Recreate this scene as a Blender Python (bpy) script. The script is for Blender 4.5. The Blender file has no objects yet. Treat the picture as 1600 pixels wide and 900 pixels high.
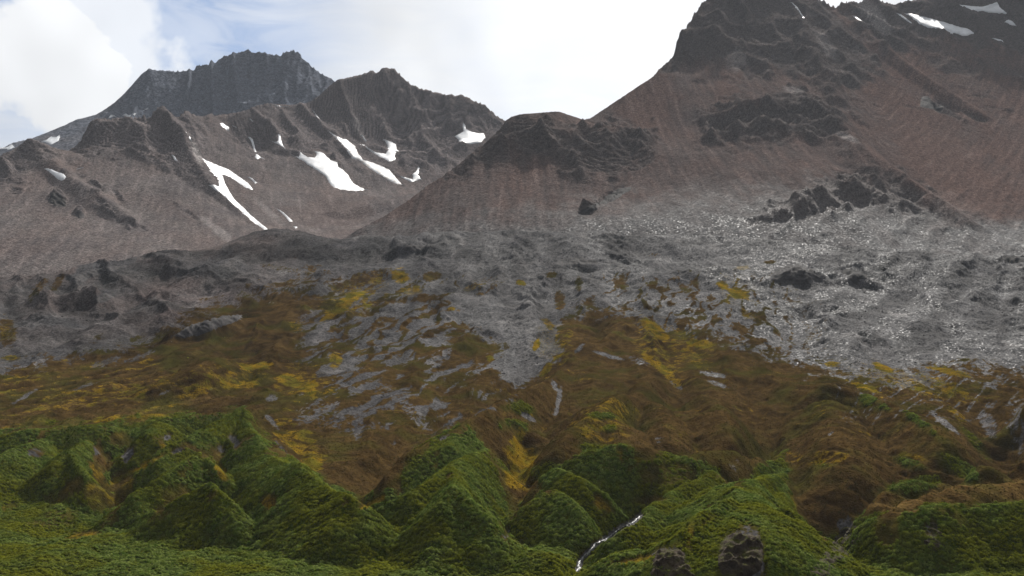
import bpy, math, random
import numpy as np
from mathutils import Vector, Quaternion, geometry as mgeo

# ------------------------------------------------------------------ camera
scn = bpy.context.scene
F, CX, HZ, CAMZ = 1716.0, 800.0, 872.0, 8.0          # focal length (photo px), principal column, horizon row, eye height
cam_d = bpy.data.cameras.new("camera")
cam_d.sensor_width = 36.0
cam_d.lens = 36.0 * F / 1600.0
cam_d.shift_y = (HZ - 450.0) / 1600.0
cam_d.clip_start, cam_d.clip_end = 0.5, 30000.0
cam = bpy.data.objects.new("camera", cam_d)
scn.collection.objects.link(cam)
cam.location = (0, 0, CAMZ)
cam.rotation_euler = (math.radians(90), 0, 0)
scn.camera = cam

# ------------------------------------------------------------------ light
SUN_EL, SUN_AZ = math.radians(49), math.radians(18)   # azimuth to the right of straight ahead
SUN_STRENGTH, SKY_STRENGTH, EXPOSURE = 5.0, 0.075, 0.5
sun_d = bpy.data.lights.new("sun", 'SUN')
sun_d.energy = SUN_STRENGTH
sun_d.angle = math.radians(0.6)
sun_d.color = (1.0, 0.955, 0.89)
sun = bpy.data.objects.new("sun", sun_d)
scn.collection.objects.link(sun)
sdir = Vector((math.sin(SUN_AZ) * math.cos(SUN_EL), math.cos(SUN_AZ) * math.cos(SUN_EL), math.sin(SUN_EL)))
sun.rotation_euler = sdir.to_track_quat('Z', 'Y').to_euler()
sun.location = (300, 1200, 2500)

world = bpy.data.worlds.new("World")
scn.world = world
world.use_nodes = True


class NT:
    """small helper for building node trees"""
    def __init__(self, tree):
        self.t = tree
        self.n, self.l = tree.nodes, tree.links

    def node(self, kind, **kw):
        nd = self.n.new(kind)
        for k, v in kw.items():
            setattr(nd, k, v)
        return nd

    def put(self, sock, v):
        if hasattr(v, 'is_output') or isinstance(v, bpy.types.NodeSocket):
            self.l.new(v, sock)
        else:
            sock.default_value = v

    def math(self, op, a, b=0.0, clamp=False):
        nd = self.node('ShaderNodeMath', operation=op, use_clamp=clamp)
        self.put(nd.inputs[0], a); self.put(nd.inputs[1], b)
        return nd.outputs[0]

    def vmath(self, op, a, b=(0, 0, 0)):
        nd = self.node('ShaderNodeVectorMath', operation=op)
        self.put(nd.inputs[0], a)
        if op == 'SCALE':
            self.put(nd.inputs[3], b)
        else:
            self.put(nd.inputs[1], b)
        return nd.outputs['Value'] if op in ('DOT_PRODUCT', 'LENGTH', 'DISTANCE') else nd.outputs[0]

    def mix(self, f, a, b, blend='MIX'):
        nd = self.node('ShaderNodeMix', data_type='RGBA', blend_type=blend)
        self.put(nd.inputs[0], f)
        self.put(nd.inputs[6], a if not isinstance(a, tuple) or len(a) == 4 else (*a, 1))
        self.put(nd.inputs[7], b if not isinstance(b, tuple) or len(b) == 4 else (*b, 1))
        return nd.outputs[2]

    def noise(self, vec, scale, detail=4, rough=0.55, dist=0.0):
        nd = self.node('ShaderNodeTexNoise')
        self.put(nd.inputs['Vector'], vec)
        nd.inputs['Scale'].default_value = scale
        nd.inputs['Detail'].default_value = detail
        nd.inputs['Roughness'].default_value = rough
        nd.inputs['Distortion'].default_value = dist
        return nd.outputs[0]

    def ramp(self, v, lo, hi, a=0.0, b=1.0, smooth=True):
        nd = self.node('ShaderNodeMapRange', interpolation_type='SMOOTHSTEP' if smooth else 'LINEAR')
        self.put(nd.inputs[0], v)
        for i, x in enumerate((lo, hi, a, b)):
            nd.inputs[i + 1].default_value = x
        return nd.outputs[0]

    def attr(self, name):
        return self.node('ShaderNodeAttribute', attribute_name=name).outputs['Fac']


def build_world():
    t = NT(world.node_tree)
    t.n.clear()
    sky = t.node('ShaderNodeTexSky', sky_type='NISHITA')
    sky.sun_disc = False
    sky.sun_elevation, sky.sun_rotation = SUN_EL, SUN_AZ
    sky.air_density, sky.dust_density, sky.ozone_density = 1.0, 0.6, 1.0
    d = t.vmath('NORMALIZE', t.node('ShaderNodeTexCoord').outputs['Generated'])
    # direction flattened on a cloud deck so that clouds shrink towards the horizon
    big = t.noise(d, 2.6, 2, 0.5, 0.3)
    cum = t.noise(t.vmath('MULTIPLY', d, (1, 1, 1.5)), 7.5, 5, 0.56, 0.35)
    wisp = t.noise(t.vmath('MULTIPLY', d, (1.2, 1.2, 5.0)), 9.0, 4, 0.62, 0.8)
    # opening in the veil of cloud, centred over the far ridge
    def hole(px, py, r):
        v = Vector(((px - CX) / F, 1.0, (HZ - py) / F)).normalized()
        dist = t.vmath('DISTANCE', d, tuple(v))
        return t.ramp(dist, 0.0, r, 1.0, 0.0)
    h = t.math('MAXIMUM', hole(230, 45, 0.235), t.math('MULTIPLY', hole(60, -20, 0.22), 0.9))
    veil = t.math('SUBTRACT', t.math('ADD', t.ramp(big, 0.30, 0.62, 0.62, 1.05), t.math('MULTIPLY', wisp, 0.25)), t.math('MULTIPLY', h, t.ramp(wisp, 0.35, 0.65, 1.15, 0.78)), True)
    cumm = t.ramp(cum, 0.47, 0.62, 0.0, 1.0)
    c = Vector(((60 - CX) / F, 1.0, (HZ - 165) / F)).normalized()
    lump = t.ramp(t.math('ADD', t.ramp(t.vmath('DISTANCE', d, tuple(c)), 0.0, 0.15, 0.13, -0.25), cum), 0.50, 0.60, 0, 1)
    c2 = Vector(((180 - CX) / F, 1.0, (HZ - 35) / F)).normalized()
    lump2 = t.ramp(t.math('ADD', t.ramp(t.vmath('DISTANCE', d, tuple(c2)), 0.0, 0.13, 0.20, -0.25), cum), 0.50, 0.68, 0, 0.85)
    cov = t.math('MAXIMUM', t.math('MAXIMUM', lump, lump2), veil)
    cov = t.math('MAXIMUM', cov, t.math('MULTIPLY', cumm, 0.08))
    shade = t.ramp(t.noise(d, 5.0, 3, 0.6, 0.0), 0.3, 0.7, 0.80, 1.10)
    cl = t.node('ShaderNodeCombineColor')
    k = CLOUD_RADIANCE / SKY_STRENGTH
    # thin cloud scatters light forwards: brighter on the sun's side of the sky
    fwd = t.ramp(t.vmath('DOT_PRODUCT', d, tuple(sdir)), -0.3, 0.92, 0.15, 1.0)
    shade = t.math('MULTIPLY', shade, fwd)
    for i, q in enumerate((0.985, 1.0, 1.02)):
        t.put(cl.inputs[i], t.math('MULTIPLY', shade, k * q))
    blue = t.mix(1.0, sky.outputs[0], (SKY_TINT[0], SKY_TINT[1], SKY_TINT[2]), 'MULTIPLY')
    col = t.mix(t.math('POWER', cov, 1.0), blue, cl.outputs[0])
    bg = t.node('ShaderNodeBackground')
    t.put(bg.inputs[0], col)
    bg.inputs[1].default_value = SKY_STRENGTH
    t.l.new(bg.outputs[0], t.node('ShaderNodeOutputWorld').inputs[0])


CLOUD_RADIANCE, SKY_TINT = 0.735, (0.90, 1.0, 1.10)
build_world()
world.cycles.sampling_method = 'MANUAL'
world.cycles.sample_map_resolution = 256
vs = scn.view_settings
vs.view_transform, vs.look, vs.gamma, vs.exposure, vs.use_curve_mapping = 'Standard', 'None', 1.0, EXPOSURE, False
scn.cycles.max_bounces = 2
scn.cycles.diffuse_bounces = 1
scn.cycles.glossy_bounces = 1
scn.cycles.transparent_max_bounces = 4
scn.cycles.volume_bounces = 0
scn.cycles.use_denoising = True
scn.cycles.denoiser = 'OPENIMAGEDENOISE'
scn.cycles.denoising_input_passes = 'RGB_ALBEDO_NORMAL'
scn.cycles.sample_clamp_indirect = 4.0
scn.cycles.sample_clamp_direct = 4.0

# ------------------------------------------------------------------ noise
rng = np.random.default_rng(7)
PERM = rng.permutation(1024).astype(np.int32)
PERM = np.concatenate([PERM, PERM])
_a = rng.random(1024) * 2 * np.pi
GX, GY = np.cos(_a).astype(np.float32), np.sin(_a).astype(np.float32)


def perlin(x, y, seed=0):
    x = np.asarray(x, np.float32) + seed * 17.31
    y = np.asarray(y, np.float32) + seed * 9.77
    xf, yf = np.floor(x), np.floor(y)
    xi, yi = xf.astype(np.int32) & 1023, yf.astype(np.int32) & 1023
    x, y = x - xf, y - yf
    u, v = x * x * x * (x * (x * 6 - 15) + 10), y * y * y * (y * (y * 6 - 15) + 10)
    xj = (xi + 1) & 1023
    yj = (yi + 1) & 1023
    a, b = PERM[xi], PERM[xj]
    def g(h, dx, dy):
        return GX[h] * dx + GY[h] * dy
    n00, n10 = g(PERM[a + yi], x, y), g(PERM[b + yi], x - 1, y)
    n01, n11 = g(PERM[a + yj], x, y - 1), g(PERM[b + yj], x - 1, y - 1)
    nx0 = n00 + u * (n10 - n00)
    nx1 = n01 + u * (n11 - n01)
    return (nx0 + v * (nx1 - nx0)) * 1.5


def fbm(x, y, octv=5, seed=0, gain=0.5, lac=2.03):
    s, amp, tot = 0.0, 1.0, 0.0
    for o in range(octv):
        s = s + amp * perlin(x, y, seed + o * 3)
        tot += amp
        amp *= gain
        x, y = x * lac + 3.1, y * lac - 1.7
    return s / tot


def ridged(x, y, octv=5, seed=0, gain=0.55, lac=2.1):
    s, amp, tot, w = 0.0, 1.0, 0.0, 1.0
    for o in range(octv):
        n = 1 - np.abs(perlin(x, y, seed + o * 3)) * 1.6
        n = n * n * w
        w = np.clip(n * 1.6, 0, 1)
        s = s + amp * n
        tot += amp
        amp *= gain
        x, y = x * lac + 5.1, y * lac - 2.7
    return s / tot


def sstep(a, b, x):
    t = np.clip((x - a) / (b - a), 0, 1)
    return t * t * (3 - 2 * t)


# ------------------------------------------------------------------ geometry helpers
def world_pt(px, py, Y):
    px, py, Y = np.asarray(px, float), np.asarray(py, float), np.asarray(Y, float)
    return (px - CX) / F * Y, Y, CAMZ + (HZ - py) / F * Y


class TPS:
    """thin plate spline height through control points"""
    def __init__(self, pts, lam=1e-4):
        p = np.array(pts, float)
        self.c = p[:, :2] / 100
        n = len(p)
        K = self.k(self.c, self.c) + lam * np.eye(n)
        Pm = np.hstack([np.ones((n, 1)), self.c])
        A = np.zeros((n + 3, n + 3))
        A[:n, :n], A[:n, n:], A[n:, :n] = K, Pm, Pm.T
        self.w = np.linalg.solve(A, np.concatenate([p[:, 2], np.zeros(3)]))

    @staticmethod
    def k(a, b):
        d2 = ((a[:, None, :] - b[None, :, :]) ** 2).sum(-1)
        return 0.5 * d2 * np.log(d2 + 1e-12)

    def __call__(self, X, Y):
        sh = np.shape(X)
        q = np.stack([np.ravel(X), np.ravel(Y)], 1) / 100
        out = np.empty(len(q))
        n = len(self.c)
        for i in range(0, len(q), 40000):
            s = q[i:i + 40000]
            out[i:i + 40000] = self.k(s, self.c) @ self.w[:n] + self.w[n] + s @ self.w[n + 1:]
        return out.reshape(sh)


def place(base, px, py, h, y0, y1):
    """the point on the sight line (px,py) that stands h metres above the base surface"""
    Y = np.linspace(y0, y1, 700)
    X, _, Z = world_pt(px, py, Y)
    d = Z - base(X, Y)
    i = np.where(d <= 0)[0]
    i = i[0] if len(i) else len(Y) - 1
    back = np.where(d[:i + 1] >= h)[0]
    j = back[-1] if len(back) else int(np.argmax(d[:i + 1]))
    return X[j], Y[j], d[j]


def add_ridges(Xw, Yw, Z, ridges, base, y0, y1, soft=1.5, slope_n=0.0, k=0.72, hk=1.0):
    """spurs and moraines: swells over the general slope that fall off to both sides of a crest line"""
    rel = np.zeros_like(Z)
    for r in ridges:
        pts, slope = r[0], r[1] * k
        rad = r[2] if len(r) > 2 else 1.5
        A = np.array([place(base, px, py, h * hk, y0, y1) for px, py, h in pts])
        if len(A) == 1:
            A = np.vstack([A, A])
        reach = A[:, 2].max() / (slope * 0.6) + 4 * soft + rad * 2
        m = (Xw > A[:, 0].min() - reach) & (Xw < A[:, 0].max() + reach) & (Yw > A[:, 1].min() - reach) & (Yw < A[:, 1].max() + reach)
        xs, ys = Xw[m], Yw[m]
        sn = slope * (1 + (slope_n[m] if isinstance(slope_n, np.ndarray) else 0))
        best = np.full(xs.shape, -1e9)
        for a, b in zip(A[:-1], A[1:]):
            dx, dy = b[0] - a[0], b[1] - a[1]
            t = np.clip(((xs - a[0]) * dx + (ys - a[1]) * dy) / (dx * dx + dy * dy + 1e-9), 0, 1)
            d = np.hypot(xs - a[0] - t * dx, ys - a[1] - t * dy)
            d = np.sqrt(d * d + rad * rad) - rad
            best = np.maximum(best, a[2] + t * (b[2] - a[2]) - sn * d)
        za = rel[m]
        h = np.clip(0.5 + 0.5 * (best - za) / soft, 0, 1)
        rel[m] = za + (best - za) * h + soft * 0.5 * h * (1 - h)
    return Z + rel


def carve(Xw, Yw, Z, gullies, base, y0, y1):
    for pts, width in gullies:
        A = np.array([(*place(base, px, py, -0.0, y0, y1)[:2], dp) for px, py, dp in pts])
        R = width * 3
        m = (Xw > A[:, 0].min() - R) & (Xw < A[:, 0].max() + R) & (Yw > A[:, 1].min() - R) & (Yw < A[:, 1].max() + R)
        xs, ys = Xw[m], Yw[m]
        best = np.zeros(xs.shape)
        for a, b in zip(A[:-1], A[1:]):
            dx, dy = b[0] - a[0], b[1] - a[1]
            t = np.clip(((xs - a[0]) * dx + (ys - a[1]) * dy) / (dx * dx + dy * dy + 1e-9), 0, 1)
            d = np.hypot(xs - a[0] - t * dx, ys - a[1] - t * dy)
            best = np.maximum(best, (a[2] + t * (b[2] - a[2])) * np.exp(-(d / width) ** 2))
        Z[m] -= best
    return Z


def poly_sdf(poly, px, py):
    """signed distance in px, positive inside"""
    P = np.array(poly, float)
    ins = np.zeros(px.shape, bool)
    dm = np.full(px.shape, 1e9)
    for (x0, y0), (x1, y1) in zip(P, np.roll(P, -1, 0)):
        if y0 != y1:
            c = (y0 > py) != (y1 > py)
            ins ^= c & (px < (x1 - x0) * (py - y0) / (y1 - y0) + x0)
        dx, dy = x1 - x0, y1 - y0
        t = np.clip(((px - x0) * dx + (py - y0) * dy) / (dx * dx + dy * dy + 1e-9), 0, 1)
        dm = np.minimum(dm, np.hypot(px - x0 - t * dx, py - y0 - t * dy))
    return np.where(ins, dm, -dm)


def paint(mask, polys, px, py, soft, warp=None, amp=0.0, val=1.0):
    for poly in polys:
        P = np.array(poly, float)
        mg = soft + amp + 2
        m = (px > P[:, 0].min() - mg) & (px < P[:, 0].max() + mg) & (py > P[:, 1].min() - mg) & (py < P[:, 1].max() + mg)
        if not m.any():
            continue
        s = poly_sdf(poly, px[m], py[m])
        if warp is not None:
            s = s + warp[m] * amp
        mask[m] = np.maximum(mask[m], sstep(-soft, soft, s) * val)
    return mask


def blobs(mask, items, px, py, warp, amp=0.6):
    for cx, cy, rx, ry, ang, v in items:
        R = max(rx, ry) * 2
        m = (abs(px - cx) < R) & (abs(py - cy) < R)
        c, s = math.cos(math.radians(ang)), math.sin(math.radians(ang))
        dx, dy = px[m] - cx, py[m] - cy
        d = np.hypot((dx * c + dy * s) / rx, (-dx * s + dy * c) / ry)
        mask[m] = np.maximum(mask[m], v * sstep(1.15, 0.45, d + warp[m] * amp))
    return mask


coll = scn.collection


def tag(o, label=None, cat=None, group=None, kind=None):
    for k, v in (('label', label), ('category', cat), ('group', group), ('kind', kind)):
        if v:
            o[k] = v
    return o


def mesh_obj(name, verts, faces, mat, attrs=None, smooth=True):
    """verts (n,3), faces (m,3|4) numpy"""
    me = bpy.data.meshes.new(name)
    n, k = faces.shape
    me.vertices.add(len(verts))
    me.vertices.foreach_set('co', np.ascontiguousarray(verts, np.float32).ravel())
    me.loops.add(n * k)
    me.loops.foreach_set('vertex_index', np.ascontiguousarray(faces, np.int32).ravel())
    me.polygons.add(n)
    me.polygons.foreach_set('loop_start', np.arange(0, n * k, k, dtype=np.int32))
    me.update(calc_edges=True)
    if smooth:
        me.polygons.foreach_set('use_smooth', np.ones(n, bool))
    for a, v in (attrs or {}).items():
        at = me.attributes.new(a, 'FLOAT', 'POINT')
        at.data.foreach_set('value', np.ascontiguousarray(v, np.float32).ravel())
    me.materials.append(mat)
    o = bpy.data.objects.new(name, me)
    coll.objects.link(o)
    return o


def grid_faces(nr, nc):
    i = np.arange(nr * nc, dtype=np.int32).reshape(nr, nc)
    return np.stack([i[:-1, :-1], i[:-1, 1:], i[1:, 1:], i[1:, :-1]], -1).reshape(-1, 4)


class Layer:
    """a sheet of ground: columns fan out from the shore, rows recede to a crest and over it"""
    def __init__(self, pxs, y_near, y_crest, tfront, back):
        self.px = np.asarray(pxs, float)
        yf = y_near[None, :] + (y_crest - y_near)[None, :] * tfront[:, None]
        yb = y_crest[None, :] + back[:, None]
        self.Y = np.vstack([yf, yb])
        self.nf = len(tfront)
        self.PX = np.broadcast_to(self.px[None, :], self.Y.shape)
        self.X = (self.PX - CX) / F * self.Y
        self.yc = y_crest

    def finish(self, Z):
        self.Z = Z
        self.PY = HZ - (Z - CAMZ) / self.Y * F
        self.cmin = np.minimum.accumulate(self.PY, 0)

    def hit(self, px, py):
        """first place where the sight line through (px,py) meets this sheet"""
        px, py = np.atleast_1d(px).astype(float), np.atleast_1d(py).astype(float)
        ci = np.interp(px, self.px, np.arange(len(self.px)))
        out = np.empty(len(px))
        c0 = np.clip(np.floor(ci).astype(int), 0, len(self.px) - 2)
        for j in range(len(px)):
            ys = []
            for c in (c0[j], c0[j] + 1):
                r = np.searchsorted(-self.cmin[:, c], -py[j])
                r = min(max(r, 1), len(self.Y) - 1)
                a, b = self.PY[r - 1, c], self.PY[r, c]
                t = 0.5 if a == b else np.clip((a - py[j]) / (a - b), 0, 1)
                ys.append(self.Y[r - 1, c] + t * (self.Y[r, c] - self.Y[r - 1, c]))
            t = ci[j] - c0[j]
            out[j] = ys[0] + t * (ys[1] - ys[0]) if abs(ys[0] - ys[1]) < 25 else min(ys)
        return np.stack(world_pt(px, py, out), 1)

    def verts(self):
        return np.stack([self.X, self.Y, self.Z], -1).reshape(-1, 3)


def crest_fix(L, Z, zc, decay):
    """make the crest row run exactly along the drawn skyline"""
    res = (zc - Z[L.nf - 1])[None, :]
    d = np.abs(L.Y - L.yc[None, :])
    k = np.ones(25) / 25
    low = np.convolve(np.pad(res[0], 12, 'edge'), k, 'valid')[None, :]
    return Z + low * np.exp(-d / (decay * 2.5)) + (res - low) * np.exp(-d / (decay * 0.35))


# ------------------------------------------------------------------ materials
def ground_mat(name, pal, cell=1.2, facet=0.9, gloss=0.42, bump=0.5, mottle=0.03, spec=0.22):
    """stony ground with plant cover; masks come from mesh attributes"""
    m = bpy.data.materials.new(name)
    m.use_nodes = True
    t = NT(m.node_tree)
    t.n.clear()
    geo = t.node('ShaderNodeNewGeometry')
    pos, nrm = geo.outputs['Position'], geo.outputs['Normal']
    vor = t.node('ShaderNodeTexVoronoi', feature='F1')
    t.put(vor.inputs['Vector'], pos)
    vor.inputs['Scale'].default_value = 1.0 / cell
    cc = vor.outputs['Color']
    vor2 = t.node('ShaderNodeTexVoronoi', feature='F1')
    t.put(vor2.inputs['Vector'], pos)
    vor2.inputs['Scale'].default_value = 0.37 / cell
    sep = t.node('ShaderNodeSeparateColor')
    t.put(sep.inputs[0], cc)
    rnd = sep.outputs[0]
    n_big = t.noise(pos, mottle, 3, 0.6)
    n_mid = t.noise(pos, mottle * 7, 3, 0.6)
    n_fin = t.noise(pos, 0.9 / cell, 2, 0.65)
    rock, red, heath, moss, green, pale, tone = (t.attr(a) for a in ('rock', 'red', 'heath', 'moss', 'green', 'pale', 'tone'))
    wet = t.attr('wet')
    stone = t.mix(t.ramp(n_big, 0.35, 0.65), pal['talus'], pal['talus2'])
    stone = t.mix(red, stone, pal['red'])
    stone = t.mix(wet, stone, t.mix(t.ramp(n_mid, 0.35, 0.65), pal['scree'], pal['scree2']))
    stone = t.mix(t.math('MULTIPLY', red, wet), stone, pal['scree3'])
    stone = t.mix(rock, stone, t.mix(n_mid, pal['rock'], pal['rock2']))
    stone = t.mix(pale, stone, pal['pale'])
    vary = t.math('MULTIPLY', t.ramp(rnd, 0, 1, 0.62, 1.38, False), t.ramp(n_fin, 0.25, 0.75, 0.75, 1.25))
    stone = t.mix(1.0, stone, t.node_rgb(vary) if hasattr(t, 'node_rgb') else vary, 'MULTIPLY')
    he = t.mix(t.ramp(n_mid, 0.36, 0.64), pal['heath'], pal['heath2'])
    he = t.mix(t.ramp(n_big, 0.46, 0.66), he, pal['heath4'])
    he = t.mix(t.ramp(n_fin, 0.45, 0.8), he, pal['heath3'])
    mo = t.mix(t.ramp(t.noise(pos, mottle * 3, 2), 0.38, 0.62), pal['moss'], pal['moss2'])
    gr = t.mix(t.ramp(n_mid, 0.35, 0.65), pal['green'], pal['green2'])
    moss_e = t.ramp(t.math('ADD', moss, t.math('ADD', t.math('MULTIPLY', t.math('SUBTRACT', n_mid, 0.5), 2.0), t.math('MULTIPLY', t.math('SUBTRACT', n_fin, 0.5), 0.5))), 0.25, 0.75)
    veg = t.mix(t.math('MULTIPLY', moss_e, t.ramp(moss, 0.02, 0.2)), he, mo)
    veg = t.mix(green, veg, gr)
    vamt = t.math('MAXIMUM', heath, t.math('MAXIMUM', moss, green))
    vedge = t.ramp(t.math('ADD', vamt, t.math('MULTIPLY', t.math('SUBTRACT', n_fin, 0.5), 0.9)), 0.32, 0.62)
    vedge = t.math('MULTIPLY', vedge, t.ramp(vamt, 0.02, 0.15))
    vv = t.ramp(n_fin, 0.2, 0.8, 0.72, 1.28)
    veg = t.mix(1.0, veg, vv, 'MULTIPLY')
    col = t.mix(vedge, stone, veg)
    col = t.mix(1.0, col, tone, 'MULTIPLY')
    # every stone has a facing of its own
    off = t.vmath('SCALE', t.vmath('SUBTRACT', cc, (0.5, 0.5, 0.5)), t.math('MULTIPLY', t.math('SUBTRACT', 1.0, vedge), facet))
    off2 = t.vmath('SCALE', t.vmath('SUBTRACT', vor2.outputs['Color'], (0.5, 0.5, 0.5)), t.math('MULTIPLY', t.math('SUBTRACT', 1.0, vedge), facet * 0.55))
    nn = t.vmath('NORMALIZE', t.vmath('ADD', t.vmath('ADD', nrm, off), off2))
    bp = t.node('ShaderNodeBump')
    t.put(bp.inputs['Strength'], t.math('ADD', 0.22, t.math('MULTIPLY', vedge, bump)))
    bp.inputs['Distance'].default_value = cell * 0.8
    t.put(bp.inputs['Height'], n_fin)
    t.put(bp.inputs['Normal'], nn)
    b = t.node('ShaderNodeBsdfPrincipled')
    t.put(b.inputs['Base Color'], col)
    r_st = t.ramp(sep.outputs[1], 0.82, 1.0, 0.95, gloss, False)
    r_st = t.math('SUBTRACT', 1.0, t.math('MULTIPLY', t.math('SUBTRACT', 1.0, r_st), wet))
    spec = t.math('MULTIPLY', wet, spec)
    t.put(b.inputs['Roughness'], t.math('ADD', t.math('MULTIPLY', r_st, t.math('SUBTRACT', 1.0, vedge)), t.math('MULTIPLY', vedge, 0.85)))
    t.put(b.inputs['Specular IOR Level'], t.math('MULTIPLY', spec, t.math('SUBTRACT', 1.0, vedge)))
    t.put(b.inputs['Normal'], bp.outputs[0])
    t.l.new(b.outputs[0], t.node('ShaderNodeOutputMaterial').inputs[0])
    return m


PAL = dict(scree=(0.033, 0.032, 0.034), scree2=(0.057, 0.055, 0.055), scree3=(0.062, 0.052, 0.048), talus=(0.048, 0.046, 0.047), talus2=(0.070, 0.066, 0.064), red=(0.125, 0.088, 0.078), rock=(0.044, 0.042, 0.045), rock2=(0.072, 0.068, 0.068),
           pale=(0.27, 0.25, 0.24), heath=(0.042, 0.025, 0.009), heath2=(0.074, 0.046, 0.016), heath3=(0.026, 0.018, 0.006), heath4=(0.046, 0.040, 0.009),
           moss=(0.150, 0.094, 0.008), moss2=(0.078, 0.066, 0.008), green=(0.028, 0.042, 0.006), green2=(0.050, 0.058, 0.008))
PAL_M = dict(PAL, talus=(0.090, 0.079, 0.078), talus2=(0.122, 0.106, 0.101), red=(0.108, 0.084, 0.077), rock=(0.068, 0.061, 0.064), rock2=(0.124, 0.106, 0.100))
PAL_A = dict(PAL_M, talus=(0.082, 0.088, 0.104), talus2=(0.100, 0.100, 0.110), rock=(0.072, 0.082, 0.104), rock2=(0.108, 0.116, 0.136))  # distance haze put into the colours: far rock tinted blue
M_SLOPE = ground_mat('stony_slope', PAL, cell=0.9, facet=0.34, gloss=0.54, spec=0.10)
M_MOUNT = ground_mat('mountain_talus', PAL_M, cell=1.6, facet=0.3, gloss=0.58, mottle=0.014, spec=0.10)
PAL_C = dict(PAL_M, talus=(0.064, 0.054, 0.052), talus2=(0.088, 0.074, 0.070), red=(0.096, 0.065, 0.056), rock=(0.054, 0.047, 0.046), rock2=(0.088, 0.075, 0.070))
M_RIGHT = ground_mat('dark_talus', PAL_C, cell=1.5, facet=0.3, gloss=0.58, mottle=0.014, spec=0.10)
M_FAR = ground_mat('hazed_far_rock', PAL_A, cell=3.5, facet=0.4, gloss=0.6, mottle=0.01, spec=0.1)


def snow_mat():
    m = bpy.data.materials.new('old_snow')
    m.use_nodes = True
    t = NT(m.node_tree)
    b = t.n['Principled BSDF']
    pos = t.node('ShaderNodeNewGeometry').outputs['Position']
    n = t.noise(pos, 0.05, 6, 0.6)
    dirt = t.attr('dirt')
    col = t.mix(t.ramp(n, 0.3, 0.75), (0.66, 0.68, 0.71), (0.38, 0.40, 0.43))
    d = t.math('MULTIPLY', t.math('ADD', dirt, 0.2), t.ramp(t.noise(pos, 0.12, 6, 0.65), 0.35, 0.65))
    col = t.mix(d, col, (0.36, 0.32, 0.29))
    t.put(b.inputs['Base Color'], col)
    b.inputs['Roughness'].default_value = 0.6
    bp = t.node('ShaderNodeBump')
    bp.inputs['Strength'].default_value = 0.35
    bp.inputs['Distance'].default_value = 1.0
    t.put(bp.inputs['Height'], t.noise(pos, 0.25, 4, 0.6))
    t.put(b.inputs['Normal'], bp.outputs[0])
    return m


M_SNOW = snow_mat()

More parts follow.
